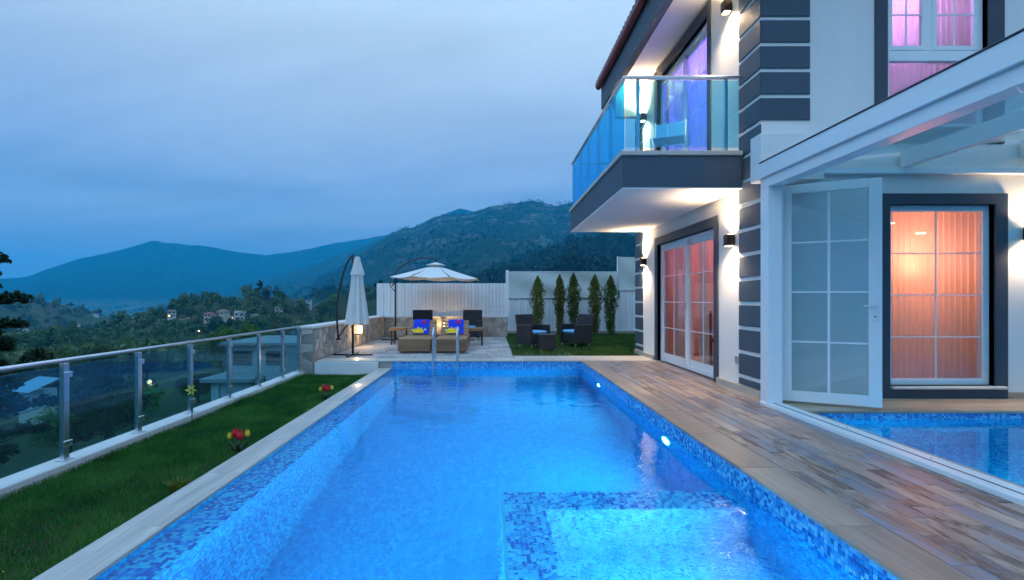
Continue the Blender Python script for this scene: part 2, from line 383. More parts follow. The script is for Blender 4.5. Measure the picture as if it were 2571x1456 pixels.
TS = 0.0262     # mosaic pitch
def mosaic_mat(name='blue_mosaic', stops=None, flat=False, grout=(.18,.38,.60)):
    m, N, L = newmat(name)
    g = nn(N, 'ShaderNodeNewGeometry'); P = g.outputs['Position']
    v = nn(N, 'ShaderNodeVectorMath', operation='SCALE'); L.new(P, v.inputs[0]); v.inputs['Scale'].default_value = 1/TS
    o = nn(N, 'ShaderNodeVectorMath', operation='ADD'); L.new(v.outputs[0], o.inputs[0]); o.inputs[1].default_value = (.137, .211, .173)
    fl = nn(N, 'ShaderNodeVectorMath', operation='FLOOR'); L.new(o.outputs[0], fl.inputs[0])
    wn_ = nn(N, 'ShaderNodeTexWhiteNoise', noise_dimensions='3D'); L.new(fl.outputs[0], wn_.inputs['Vector'])
    c = ramp(N, L, wn_.outputs['Value'], stops or [(0,(.006,.13,.50)),(.22,(.01,.24,.66)),(.5,(.03,.38,.76)),(.76,(.10,.54,.84))], True)
    f = nn(N, 'ShaderNodeVectorMath', operation='FRACTION'); L.new(o.outputs[0], f.inputs[0])
    s1 = nn(N, 'ShaderNodeVectorMath', operation='SUBTRACT'); L.new(f.outputs[0], s1.inputs[0]); s1.inputs[1].default_value = (.5,.5,.5)
    a1 = nn(N, 'ShaderNodeVectorMath', operation='ABSOLUTE'); L.new(s1.outputs[0], a1.inputs[0])
    an = nn(N, 'ShaderNodeVectorMath', operation='ABSOLUTE'); L.new(g.outputs['True Normal'], an.inputs[0])
    iv = nn(N, 'ShaderNodeVectorMath', operation='SUBTRACT'); iv.inputs[0].default_value = (1,1,1); L.new(an.outputs[0], iv.inputs[1])
    ml = nn(N, 'ShaderNodeVectorMath', operation='MULTIPLY'); L.new(a1.outputs[0], ml.inputs[0]); L.new(iv.outputs[0], ml.inputs[1])
    sp = nn(N, 'ShaderNodeSeparateXYZ'); L.new(ml.outputs[0], sp.inputs[0])
    mx = math_n(N, L, 'MAXIMUM', math_n(N, L, 'MAXIMUM', sp.outputs[0], sp.outputs[1]), sp.outputs[2])
    gr = math_n(N, L, 'GREATER_THAN', mx, .445)
    if not flat: c = mixcol(N, L, gr, c, grout)
    p = princ(N, L, c, .45 if not flat else .22); out(N, L, p.outputs[0]); return m
M_mosaic = mosaic_mat()
M_floor = mosaic_mat('blue_mosaic_floor', [(0,(.006,.24,.64)),(.3,(.010,.29,.70)),(.6,(.016,.33,.74)),(.85,(.03,.39,.78))])
M_tile = mosaic_mat('mosaic_piece', [(0,(.01,.15,.62)),(.28,(.05,.38,.84)),(.48,(.34,.70,.95)),(.74,(.55,.84,.97))], True)  # palette lightened to stand in for light lost on the submerged tiles
M_spa = mosaic_mat('pale_spa_mosaic', [(0,(.06,.24,.70)),(.3,(.22,.48,.84)),(.6,(.46,.68,.92))], grout=(.5,.7,.88))
M_band = mosaic_mat('mosaic_band_piece', [(0,(.008,.13,.48)),(.22,(.015,.24,.64)),(.50,(.04,.38,.74)),(.74,(.14,.54,.82))], True)
M_grout = pbr('grout', (.45,.62,.80), .8, var=.1)

def water_mat(name, scale=3.6, strength=.12, big=.9, jet=None):
    m, N, L = newmat(name); P = pos(N)
    n1 = noise(N, L, mapping(N, L, P, (1, 1.0, 1)), scale, 3, .5, .4)
    n2 = noise(N, L, P, scale*3.7, 2, .5, .2)
    n3 = noise(N, L, P, big, 2, .5)
    h = math_n(N, L, 'ADD', math_n(N, L, 'MULTIPLY', n1, .5), math_n(N, L, 'MULTIPLY_ADD', n2, .1, math_n(N, L, 'MULTIPLY', n3, .3)))
    if jet:
        dv = nn(N, 'ShaderNodeVectorMath', operation='DISTANCE'); L.new(P, dv.inputs[0]); dv.inputs[1].default_value = jet
        mr = nn(N, 'ShaderNodeMapRange'); L.new(dv.outputs['Value'], mr.inputs[0]); mr.inputs[1].default_value = .5; mr.inputs[2].default_value = 1.7; mr.inputs[3].default_value = 1.0; mr.inputs[4].default_value = 0.0
        j1 = noise(N, L, mapping(N, L, P, (1, 1.6, 1)), 5.5, 3, .55, 1.2)
        h = math_n(N, L, 'ADD', h, math_n(N, L, 'MULTIPLY', math_n(N, L, 'MULTIPLY', j1, mr.outputs[0]), 1.1))
    b = nn(N, 'ShaderNodeBump'); L.new(h, b.inputs['Height']); b.inputs['Strength'].default_value = strength; b.inputs['Distance'].default_value = .1
    r = nn(N, 'ShaderNodeBsdfRefraction'); r.inputs['IOR'].default_value = 1.33; r.inputs['Roughness'].default_value = 0.0; r.inputs[0].default_value = (.11,.88,1,1); L.new(b.outputs[0], r.inputs['Normal'])
    g = nn(N, 'ShaderNodeBsdfGlossy'); g.inputs['Roughness'].default_value = .02; g.inputs[0].default_value = (.72,.88,1,1); L.new(b.outputs[0], g.inputs['Normal'])
    fr = nn(N, 'ShaderNodeFresnel'); fr.inputs[0].default_value = 1.33; L.new(b.outputs[0], fr.inputs['Normal'])
    x = nn(N, 'ShaderNodeMixShader'); L.new(fr.outputs[0], x.inputs[0]); L.new(r.outputs[0], x.inputs[1]); L.new(g.outputs[0], x.inputs[2])
    out(N, L, x.outputs[0]); return m
M_water = water_mat('pool_water', jet=(1.1, 2.5, -.17))
M_water2 = water_mat('indoor_water', 2.2, .06, .6)

def curtain_mat(name, col, trans=.55):
    m, N, L = newmat(name)
    d = nn(N, 'ShaderNodeBsdfDiffuse'); d.inputs[0].default_value = (*col, 1)
    t = nn(N, 'ShaderNodeBsdfTranslucent'); t.inputs[0].default_value = (*col, 1)
    x = nn(N, 'ShaderNodeMixShader'); x.inputs[0].default_value = trans; L.new(d.outputs[0], x.inputs[1]); L.new(t.outputs[0], x.inputs[2])
    tr = nn(N, 'ShaderNodeBsdfTransparent'); x2 = nn(N, 'ShaderNodeMixShader'); x2.inputs[0].default_value = .22
    L.new(x.outputs[0], x2.inputs[1]); L.new(tr.outputs[0], x2.inputs[2]); out(N, L, x2.outputs[0]); return m
M_curt = curtain_mat('sheer_curtain', (.85,.80,.74))
M_warm = emit('warm_lamp', (1,.72,.38), 30)
M_lantern = emit('lantern_glass', (1,.66,.28), 9)
M_poolamp = emit('pool_lamp_lens', (.85,.96,1), 40)
M_spotdisc = emit('ceiling_spot', (1,.85,.6), 25)

def lamp(name, typ, loc, parent=None, energy=10, col=(1,.75,.45), rot=None, **k):
    d = bpy.data.lights.new(name, typ); d.energy = energy; d.color = col
    for a, b in k.items(): setattr(d, a, b)
    o = bpy.data.objects.new(name, d); COL.objects.link(o)
    p = Vector(loc)
    if parent is not None:
        o.parent = parent; p = p - Vector(parent.location)
    o.location = p
    if rot: o.rotation_euler = rot
    return o
# ================================================================ terrain
def _hash(ix, iy, seed):
    h = (ix.astype(np.int64)*374761393 + iy.astype(np.int64)*668265263 + seed*1442695041) & 0xffffffff
    h = ((h ^ (h >> 13)) * 1274126177) & 0xffffffff
    return ((h ^ (h >> 16)) & 0xffff) / 65535.0
def vnoise(x, y, seed=0):
    ix = np.floor(x); iy = np.floor(y); fx = x-ix; fy = y-iy
    fx = fx*fx*(3-2*fx); fy = fy*fy*(3-2*fy)
    a = _hash(ix, iy, seed); b = _hash(ix+1, iy, seed); c = _hash(ix, iy+1, seed); d = _hash(ix+1, iy+1, seed)
    return (a*(1-fx)+b*fx)*(1-fy) + (c*(1-fx)+d*fx)*fy
def fbm(x, y, o=5, seed=0):
    r = 0; a = .5
    for i in range(o): r = r + a*(vnoise(x, y, seed+i)-.5); x = x*2.03+11.3; y = y*2.03-7.1; a *= .5
    return r
LAYERS = [  # ridge distance, foot distance, skyline, roughness
    (4200, 2250, [(-900,735),(-300,712),(65,690),(130,667),(220,640),(300,622),(350,606),(385,597),(440,604),(530,615),(600,628),(665,637),(720,629),(830,606),(940,590),(1000,580),(1100,560),(1500,560),(2200,600),(4000,650)], .010),
    (3900, 2500, [(-900,790),(900,640),(1080,545),(1125,529),(1155,518),(1190,526),(1235,514),(1275,522),(1330,540),(1600,560),(4000,700)], .008),
    (2900, 1300, [(-900,800),(330,786),(400,772),(500,745),(640,706),(740,676),(820,648),(900,615),(985,580),(1080,560),(1400,540),(2000,560),(4000,690)], .016),
    (1900, 480, [(-900,810),(480,800),(600,785),(700,752),(780,715),(860,672),(930,622),(985,584),(1020,570),(1060,560),(1110,536),(1180,534),(1250,516),(1290,508),(1335,498),(1370,506),(1400,510),(1430,504),(1500,508),(1600,530),(1900,520),(4000,640)], .022),
    (760, 230, [(-900,880),(900,850),(1100,745),(1200,700),(1270,664),(1330,640),(1430,604),(1520,590),(1600,585),(1900,560),(2500,560),(4000,660)], .035)]
SB = ([0,.5,4,15,60,150,300,600,1000,2500,6000], [-1.8,-1.9,-2.5,-4.9,-10.5,-18,-29,-43,-55,-97,-120])
def height(X, Y):
    X = np.asarray(X, float); Y = np.asarray(Y, float)
    r = np.hypot(X, Y); th = np.arctan2(X, Y)
    dx = np.maximum(np.maximum(-3.9-X, X-12), 0); dy = np.maximum(np.maximum(-4-Y, Y-17.95), 0); s = np.hypot(dx, dy)
    z = np.interp(s, *SB) + fbm(X*.012, Y*.012, 5, 3)*np.minimum(s*.012, 4) + fbm(X*.15, Y*.15, 3, 9)*np.minimum(s*.06, 1.0)
    z = np.where(s <= 0, -3.4, z)
    tc_ = np.clip(th, R(-76), R(76)); px = CX + F*np.tan(tc_); ct = np.maximum(np.cos(th), .42)
    for i, (Rr, fo, pts, ro) in enumerate(LAYERS):
        y = np.interp(px, [p[0] for p in pts], [p[1] for p in pts])
        zr = HC + (CY-y)/F*ct*Rr
        t = np.clip((r-fo)/(Rr-fo), 0, 1); prof = t**1.35*(1-.0*t)
        n = fbm(X/(Rr*.11), Y/(Rr*.11), 6, 40+i)
        nr = fbm(th*60, th*0+3.3, 5, 70+i)
        b0 = np.interp(np.full_like(r, fo), *SB)
        zl = b0 + (zr-b0)*prof + n*Rr*ro*6*np.clip(1.1-t, .0, 1)*np.clip(t*4, 0, 1) + nr*Rr*ro*.35*t
        zl = np.where(r > Rr, zr + nr*Rr*ro*.35 - (r-Rr)*.5, zl)
        z = np.where(r > fo, np.maximum(z, zl), z)
    return np.maximum(z, -124)
def hz(x, y): return float(height(np.array([x]), np.array([y]))[0])
def ground_hit(x, y, y0=20, y1=4000):
    Y = np.geomspace(y0, y1, 4000); X = (x-CX)*Y/F; Z = HC-(y-CY)*Y/F
    h = height(X, Y); k = np.argmax(Z < h)
    return float(X[k]), float(Y[k]), float(h[k])
def terrain():
    th = np.concatenate([np.linspace(-180, -66, 50, endpoint=False), np.linspace(-66, 46, 620, endpoint=False), np.linspace(46, 180, 60)])
    th = np.radians(th); rr = np.concatenate([[2.0], np.geomspace(4.0, 6200, 235)])
    T, Rr = np.meshgrid(th, rr); X = Rr*np.sin(T); Y = Rr*np.cos(T); Z = height(X, Y)
    V = np.stack([X, Y, Z], -1).reshape(-1, 3); n = len(th); m = len(rr)
    i, j = np.meshgrid(np.arange(m-1), np.arange(n-1), indexing='ij'); a = (i*n+j).ravel()
    Fc = np.stack([a, a+1, a+n+1, a+n], -1)[:, ::-1]
    m_, N, L = newmat('hillside'); P = pos(N)
    f1 = noise(N, L, P, .012, 8, .62); f2 = noise(N, L, P, .06, 7, .7); f3 = noise(N, L, P, .9, 4, .6)
    forest = mixcol(N, L, ramp(N, L, f2, [(.35,(0,0,0)),(.65,(1,1,1))]), (.004,.018,.006), (.028,.050,.016))
    rock = mixcol(N, L, f2, (.08,.085,.075), (.27,.265,.245))
    sepz = nn(N, 'ShaderNodeSeparateXYZ'); L.new(P, sepz.inputs[0])
    zf = nn(N, 'ShaderNodeMapRange'); L.new(sepz.outputs[2], zf.inputs[0]); zf.inputs[1].default_value = 30; zf.inputs[2].default_value = 330
    rk = math_n(N, L, 'MULTIPLY', ramp(N, L, f1, [(.50,(0,0,0)),(.60,(1,1,1))]), math_n(N, L, 'MULTIPLY', ramp(N, L, f2, [(.42,(0,0,0)),(.56,(1,1,1))]), math_n(N, L, 'MULTIPLY_ADD', zf.outputs[0], .9, .15)))
    ln = nn(N, 'ShaderNodeVectorMath', operation='LENGTH'); L.new(P, ln.inputs[0])
    fr_ = nn(N, 'ShaderNodeMapRange'); L.new(ln.outputs['Value'], fr_.inputs[0]); fr_.inputs[1].default_value = 1900; fr_.inputs[2].default_value = 2500; fr_.inputs[3].default_value = 1.0; fr_.inputs[4].default_value = .22
    rk = math_n(N, L, 'MULTIPLY', rk, fr_.outputs[0])      # the far range is wooded to the top
    c = mixcol(N, L, rk, forest, rock)
    field = mixcol(N, L, ramp(N, L, f1, [(.4,(0,0,0)),(.6,(1,1,1))]), (.045,.085,.03), (.13,.125,.065))
    zn = nn(N, 'ShaderNodeMapRange'); L.new(sepz.outputs[2], zn.inputs[0]); zn.inputs[1].default_value = -20; zn.inputs[2].default_value = 12
    c = mixcol(N, L, zn.outputs[0], field, c)
    p = princ(N, L, c, .95, 0, math_n(N, L, 'ADD', f2, math_n(N, L, 'MULTIPLY', f3, .15)), .9, 6.0, spec=.1); out(N, L, p.outputs[0])
    o = link('terrain', np_mesh('terrain', V, Fc, m_, 4, True)); o['kind'] = 'structure'
terrain()

rng = np.random.default_rng(5)
def clump_trees(P, Rad, Hgt, k, name, mat, cone=False):
    """many distant crowns as loose leaf clumps, one mesh"""
    n = len(P); c = np.repeat(P, k, 0); rad = np.repeat(Rad, k)[:, None]; h = np.repeat(Hgt, k)
    d = rng.normal(size=(n*k, 3)); d /= np.linalg.norm(d, axis=1)[:, None]
    q = rng.random((n*k, 1))**.45
    if cone:
        t = rng.random(n*k)**1.3; w = (1-t)*.95+.05
        off = np.stack([d[:,0]*rad[:,0]*w, d[:,1]*rad[:,0]*w, t*h], -1)
    else:
        off = d*q*np.stack([rad[:,0], rad[:,0], h*.5], -1); off[:,2] += h*.46
    cen = c + off
    s = rad*(.30 if k > 30 else .55)*(0.6+.8*rng.random((n*k, 1)))
    t1 = rng.normal(size=(n*k, 3)); t2 = rng.normal(size=(n*k, 3))
    t1 /= np.linalg.norm(t1, axis=1)[:, None]; t2 = np.cross(t1, t2); t2 /= np.linalg.norm(t2, axis=1)[:, None]
    V = np.stack([cen+t1*s, cen-t1*s*.5+t2*s*.8, cen-t1*s*.5-t2*s*.8], 1).reshape(-1, 3)
    o = link(name, np_mesh(name, V, np.arange(len(V)).reshape(-1, 3), mat)); return o
def scatter(n, x0, x1, r0, r1, p=1.0):
    px = rng.uniform(x0, x1, n); Y = np.exp(rng.uniform(math.log(r0), math.log(r1), n)*1.0)
    X = (px-CX)/F*Y; return X, Y, px
# valley wood: reads as one mass
X, Y, px = scatter(9000, -250, 1000, 110, 2400)
X2, Y2, px2 = scatter(4500, -2200, -250, 60, 1200); X = np.concatenate([X, X2]); Y = np.concatenate([Y, Y2])
dens = fbm(X*.01, Y*.01, 4, 77)+.5; keep = rng.random(len(X)) < np.clip((dens-.30)*3.2, .12, 1); X, Y = X[keep], Y[keep]
Z = height(X, Y); ok = Z < 20; X, Y, Z = X[ok], Y[ok], Z[ok]
sc_ = 1+.5*np.clip(Y/1500, 0, 1)
near = Y < 420
o = clump_trees(np.stack([X,Y,Z],-1)[near], (rng.uniform(1.6,3.4,len(X))*sc_)[near], (rng.uniform(3.5,7.5,len(X))*sc_)[near], 90, 'valley_wood', M_wood_far)
tag(o, 'mixed dark and olive trees filling the valley between the village houses', 'woodland', kind='stuff')
o = clump_trees(np.stack([X,Y,Z],-1)[~near], (rng.uniform(2.2,4.2,len(X))*sc_)[~near], (rng.uniform(4,8,len(X))*sc_)[~near], 16, 'far_valley_wood', M_wood_far)
tag(o, 'distant haze-blue trees across the far valley floor', 'woodland', kind='stuff')
X, Y, px = scatter(16000, 640, 1950, 240, 1900)
Z = height(X, Y); dens = fbm(X*.006, Y*.006, 5, 91)
ok = (Z > 4) & ((dens > -.04) | (Y < 800)); X, Y, Z = X[ok], Y[ok], Z[ok]
o = clump_trees(np.stack([X,Y,Z],-1), rng.uniform(2.2,4.6,len(X)), rng.uniform(5,10,len(X)), 14, 'mountain_forest', M_forest, True)
tag(o, 'dark pine forest covering the mountain slope behind the villa', 'forest', kind='stuff')

# ---------------------------------------------------------------- haze
HB = MB().box(-6300, 6300, -6300, 6300, -126, 560)
mh, N, L = newmat('haze_air'); pv = nn(N, 'ShaderNodeVolumePrincipled'); pv.inputs['Color'].default_value = (.0,.56,1,1)
pv.inputs['Density'].default_value = .00027; pv.inputs['Anisotropy'].default_value = 0.0
pv.inputs['Density Attribute'].default_value = ''; pv.inputs['Color Attribute'].default_value = ''; pv.inputs['Temperature Attribute'].default_value = ''
if hasattr(mh, 'cycles') and hasattr(mh.cycles, 'homogeneous_volume'): mh.cycles.homogeneous_volume = True
ho = nn(N, 'ShaderNodeOutputMaterial'); L.new(pv.outputs[0], ho.inputs['Volume'])
ob = HB.build('haze', mh); tag(ob, 'blue evening haze filling the air over the valley', 'haze', kind='stuff')

# ================================================================ pool
PXL, PXR, PY0, PY1, WZ, PZ = -1.94, 1.80, .5, 9.65, -.168, -1.62
LZ, LXI = -.255, -1.68                       # left overflow ledge
SX, SY, SRZ, SFZ, SRW = .08, 3.72, -.41, -.95, .30  # spa rim
b = MB()
b.quad((PXR,PY0,-.03),(PXR,PY1,-.03),(PXR,PY1,PZ),(PXR,PY0,PZ))                     # right wall
b.quad((PXL,PY1,-.03),(PXR,PY1,-.03),(PXR,PY1,PZ),(PXL,PY1,PZ))                     # far wall
b.quad((PXL,PY0,-.03),(PXR,PY0,-.03),(PXR,PY0,PZ),(PXL,PY0,PZ))                     # near wall
b.quad((PXL,PY0,-.16),(PXL,PY1,-.16),(PXL,PY1,LZ),(PXL,PY0,LZ))                     # left lip
b.quad((PXL,PY0,LZ),(LXI,PY0,LZ),(LXI,PY1,LZ),(PXL,PY1,LZ))                         # ledge
b.quad((LXI,PY0,LZ),(LXI,PY1,LZ),(LXI,PY1,PZ),(LXI,PY0,PZ))                         # left wall
pool = struct(b, 'pool_basin', M_mosaic)
b = MB()
b.quad((LXI,PY0,PZ+.001),(PXR,PY0,PZ+.001),(PXR,PY1,PZ+.001),(LXI,PY1,PZ+.001)); b.build('pool_floor', M_floor, pool)
b = MB()
e = .001
b.quad((SX,PY0,SRZ),(SX,SY,SRZ),(SX,SY,PZ),(SX,PY0,PZ)); b.quad((SX,SY,SRZ),(PXR-e,SY,SRZ),(PXR-e,SY,PZ),(SX,SY,PZ))
b.quad((SX+SRW,PY0,SRZ),(SX+SRW,SY-SRW,SRZ),(SX+SRW,SY-SRW,SFZ),(SX+SRW,PY0,SFZ))
b.quad((SX+SRW,SY-SRW,SRZ),(PXR-e,SY-SRW,SRZ),(PXR-e,SY-SRW,SFZ),(SX+SRW,SY-SRW,SFZ))
b.quad((SX+SRW,PY0,SFZ),(PXR-e,PY0,SFZ),(PXR-e,SY-SRW,SFZ),(SX+SRW,SY-SRW,SFZ))
b.build('spa_tub', M_spa, pool)
b = MB()
b.quad((SX,PY0,SRZ),(SX+SRW,PY0,SRZ),(SX+SRW,SY,SRZ),(SX,SY,SRZ)); b.quad((SX+SRW,SY-SRW,SRZ),(PXR-e,SY-SRW,SRZ),(PXR-e,SY,SRZ),(SX+SRW,SY,SRZ))
b.build('spa_rim', M_grout, pool)
# mosaic pieces: real tiles on the spa rim, the waterline band and the ledge
def cells(lo, hi, off): 
    k0 = math.ceil(lo/TS + off); k1 = math.floor(hi/TS + off); return [(k-off)*TS for k in range(k0, k1)]
OX, OY, OZ = .137, .211, .173
g = .0021
tiles = []      # (distance, centre, axis)
for x in cells(SX, PXR, OX):
    for y in cells(2.0, SY, OY):
        if x < SX+SRW-TS*.5 or y > SY-SRW: tiles.append((math.hypot(x, y)+.0*x, (x, y, SRZ), 'z'))
for y in cells(2.0, 6.4, OY):
    for z in cells(-.27, -.035, OZ): tiles.append((2.0+math.hypot(PXR, y), (PXR, y, z), 'x'))
for y in cells(2.0, 5.6, OY):
    for x in cells(PXL, LXI, OX): tiles.append((2.5+math.hypot(x, y), (x, y, LZ), 'z'))
tiles.sort(key=lambda t: t[0])
tz = MB().box(g, TS-g, g, TS-g, 0, .004, .0012).mesh('mosaic_tile'); tz.materials.append(M_tile)
tx = MB().box(-.004, 0, g, TS-g, g, TS-g, .0012).mesh('mosaic_tile'); tx.materials.append(M_band)
for d, p, ax in tiles[:300]:
    link('mosaic_tile', tz if ax == 'z' else tx, pool, p)
b = MB(); b2 = MB()
for d, p, ax in tiles[300:]:
    x, y, z = p
    if ax == 'z': b.box(x+g, x+TS-g, y+g, y+TS-g, z, z+.004)
    else: b2.box(x-.004, x, y+g, y+TS-g, z+g, z+TS-g)
o = b.build('mosaic_tiles', M_tile, pool); o['kind'] = 'stuff'
o = b2.build('waterline_tiles', M_band, pool); o['kind'] = 'stuff'
# water: gently rippled sheet
o = struct(MB().quad((PXL,PY0,WZ),(PXR-.0005,PY0,WZ),(PXR-.0005,PY1,WZ),(PXL,PY1,WZ)), 'pool_water', M_water)

def pool_lamp(y, z, label, x=PXR, sx=-1, energy=45, size=.11, col=(.18,.90,.95)):
    t = thing('pool_lamp', label, 'pool light', (x, y, z), 'underwater lamps on the pool wall')
    b = MB()
    for r0, r1, d in ((.12, .10, .012),):
        n = 24; vs = []; 
        for k in range(n):
            a = 2*math.pi*k/n
            vs += [(0, math.cos(a)*r0, math.sin(a)*r0), (sx*d, math.cos(a)*r0, math.sin(a)*r0), (sx*d, math.cos(a)*r1, math.sin(a)*r1), (0, math.cos(a)*r1, math.sin(a)*r1)]
        fs = [(4*k+j, 4*k+j+1, 4*((k+1)%n)+j+1, 4*((k+1)%n)+j) for k in range(n) for j in range(3)]
        b.add(vs, fs)
    b.build('trim_ring', M_pvc, t, world=False)
    n = 24; b = MB(); b.add([(sx*.006, math.cos(2*math.pi*k/n)*.099, math.sin(2*math.pi*k/n)*.099) for k in range(n)], [tuple(range(n))]); b.build('lens', M_poolamp, t, world=False)
    lamp('pool_light', 'AREA', (x+sx*.02, y, z), t, energy, col, (0, R(90 if sx < 0 else -90), 0), shape='DISK', size=size)
    return t
pool_lamp(5.0, -.42, 'bright white underwater lamp on right pool wall nearest the spa', energy=60)
pool_lamp(8.1, -.42, 'small white underwater lamp on right pool wall near the far end', energy=54)
pool_lamp(2.25, -.295, 'added out-of-frame underwater lamp lighting the tiled spa and its rim', energy=42, col=(1,.90,1))  # added lamp below the frame, set to light the spa rim and tub
t = pool_lamp(2.6, -.62, 'underwater lamp on the left pool wall closest to the camera', x=LXI, sx=1, energy=33)

# ---------------------------------------------------------------- copings and deck
def unit_plank(w, l, h, bev=.003):
    return MB().box(-w/2, w/2, -l/2, l/2, -h, 0, bev)
deck = struct(MB().box(PXR+.03, 3.5, -1.5, 10.5, -.30, -.024), 'pool_deck', M_mortar)
PM = {}
def plank(w, l, mat, parent, loc, name='plank', dz=None):
    key = (round(w,4), round(l,4), mat.name)
    if key not in PM:
        PM[key] = unit_plank(w, l, .0235).mesh(name); PM[key].materials.append(mat)
    o = link(name, PM[key], parent, loc); return o
# right coping row
y = -1.0
while y < 9.6:
    l = min(.90, 9.9-y) if y+.9 < 9.6 else 9.63-y
    if l > .05: plank(.295, l-.004, M_copplank, deck, (PXR-.018+.1475, y+l/2, random.uniform(-.0008,.0008)), 'coping_tile')
    y += .90
rows = 9; w = (3.10-(PXR+.282))/rows
for r_ in range(rows):
    y = -1.2 - random.random()*.8; x = PXR+.282+w*(r_+.5)
    while y < 9.62:
        l = random.choice((.60,.60,.61,.75)); y1 = min(y+l, 9.62)
        if y1-y > .06: plank(w-.0045, round(y1-y-.0045, 3), M_plank, deck, (x, (y+y1)/2, random.uniform(-.0012,.0012)))
        y += l
for r_ in range(2):     # strip along the house, behind the enclosure corner
    y = 5.68; x = 3.10+.1*(r_+.5)
    while y < 9.62:
        y1 = min(y+.8+.1*r_, 9.62); plank(.097, round(y1-y-.003,3), M_plank, deck, (x, (y+y1)/2, random.uniform(-.001,.001))); y = y1
# left coping (lower)
lc = struct(MB().box(-2.17, PXL-.001, PY0-.5, PY1, -.6, -.168), 'left_pool_kerb', M_grout)
y = .2; CLZ = -.142
while y < 9.6:
    y1 = min(y+.9, 9.645); plank(.27, round(y1-y-.003,3), M_copgrey, lc, (-2.065, (y+y1)/2, CLZ), 'coping_tile'); y = y1
# far terrace strip
TZ = -.0
terr = struct(MB().box(-3.44, PXR+.02, 9.66, 15.9, -.5, -.026), 'terrace', M_mortar)
x = -3.43
while x < 3.28:
    x1 = min(x+random.choice((.58,.6,.62)), 3.28)
    key = ('trav', round(x1-x,3)); m_ = MB().box(0, x1-x-.004, 0, .40, -.025, 0, .004).mesh('coping_slab'); m_.materials.append(M_trav)
    link('coping_slab', m_, terr, (x, 9.63, random.uniform(-.001,.001)))
    x = x1
for r_ in range(2):
    x = .5
    while x < 3.25:
        x1 = min(x+.9, 3.27); m_ = MB().box(0, x1-x-.004, 0, .215, -.025, 0, .003).mesh('plank'); m_.materials.append(M_trav)
        link('paving_slab', m_, terr, (x, 10.035+.22*r_, random.uniform(-.001,.001))); x = x1
# flagstones
yy = 10.035
while yy < 15.85:
    h = random.uniform(.26,.44); h = min(h, 15.88-yy)
    x = -3.44
    while x < .48:
        ww = random.uniform(.28,.62); x1 = min(x+ww, .49)
        if .49-x1 < .12: x1 = .49
        j = lambda: random.uniform(.003, .010)
        a = [(x+j(), yy+j()), (x1-j(), yy+j()), (x1-j(), yy+h-j()), (x+j(), yy+h-j())]
        zt = random.uniform(-.004,.004)
        mbx = MB(); mbx.prism(a, 'z', -.03, zt)
        mbx.build('flagstone', M_flag, terr); x = x1
    yy += h
# front face of the terrace above the left lawn, with a stone nosing
struct(MB().box(-3.44, -2.20, 9.575, 9.655, -.6, -.027), 'terrace_face', M_plaster)

# ---------------------------------------------------------------- lawns
def lawn(name, x0, x1, y0, y1, z, dens, hgt, label, hole=None):
    g_ = struct(MB().box(x0, x1, y0, y1, z-.3, z), name+'_soil', M_soil)
    A = (x1-x0)*(y1-y0); n = int(A*dens)
    p = np.stack([rng.uniform(x0, x1, n), rng.uniform(y0, y1, n)], -1)
    if hole is not None: p = p[~((p[:,0]>hole[0])&(p[:,1]<hole[1]))]
    n = len(p); hh = hgt*(.45+.8*rng.random(n)+.9*(rng.random(n) > .97))*(1+1.5*fbm(p[:,0]*2.2, p[:,1]*2.2, 3, 5)); a = rng.uniform(0, 2*math.pi, n); w = rng.uniform(.002,.0042, n)*(1 if dens > 2500 else 2.2)
    lean = rng.normal(size=(n,2))*hh[:,None]*.42
    base = np.concatenate([p, np.full((n,1), z)], 1)
    dv = np.stack([np.cos(a)*w, np.sin(a)*w, np.zeros(n)], -1)
    tip = base.copy(); tip[:,:2] += lean; tip[:,2] += hh
    V = np.stack([base-dv, base+dv, tip], 1).reshape(-1,3)
    o = link(name, np_mesh(name, V, np.arange(len(V)).reshape(-1,3), M_grass)); tag(o, label, 'grass', kind='stuff')
GZ = -.285
lawn('left_lawn', -3.63, -2.172, .4, 9.575, GZ, 9000, .045, 'strip of dark green lawn between glass fence and pool')
lawn('back_lawn', .50, 7.5, 10.48, 17.45, -.03, 2300, .05, 'dark green lawn beneath the rattan armchairs behind the pool', hole=(3.35, 11.15))
def tuft(x, y, z, n, h, label):
    b = MB()
    for k in range(n):
        a = random.uniform(0, 6.28); r0 = random.uniform(0,.05); l = h*random.uniform(.5,1.1); ln = random.uniform(.1,.8)*l; w = .004
        p = (r0*math.cos(a), r0*math.sin(a), 0); m_ = (p[0]+.4*ln*math.cos(a), p[1]+.4*ln*math.sin(a), l*.7); t_ = (p[0]+ln*math.cos(a), p[1]+ln*math.sin(a), l)
        s_ = (-math.sin(a)*w, math.cos(a)*w)
        b.add([(p[0]-s_[0],p[1]-s_[1],p[2]),(p[0]+s_[0],p[1]+s_[1],p[2]),(m_[0]+s_[0],m_[1]+s_[1],m_[2]),(m_[0]-s_[0],m_[1]-s_[1],m_[2]),t_], [(0,1,2,3),(3,2,4)])
    o = b.build('grass_tuft', M_tuft); o.location = (x, y, z); tag(o, label, 'grass tuft', 'yellow-green tufts along the pool kerb')
tuft(-2.36, 3.72, GZ, 150, .13, 'yellow-green grass tuft nearest the camera on the left lawn')
tuft(-2.33, 6.3, GZ, 90, .09, 'faint olive grass tuft midway along the pool kerb')
tuft(-2.35, 9.2, GZ, 90, .10, 'yellow-green grass tuft at far end of the left lawn')
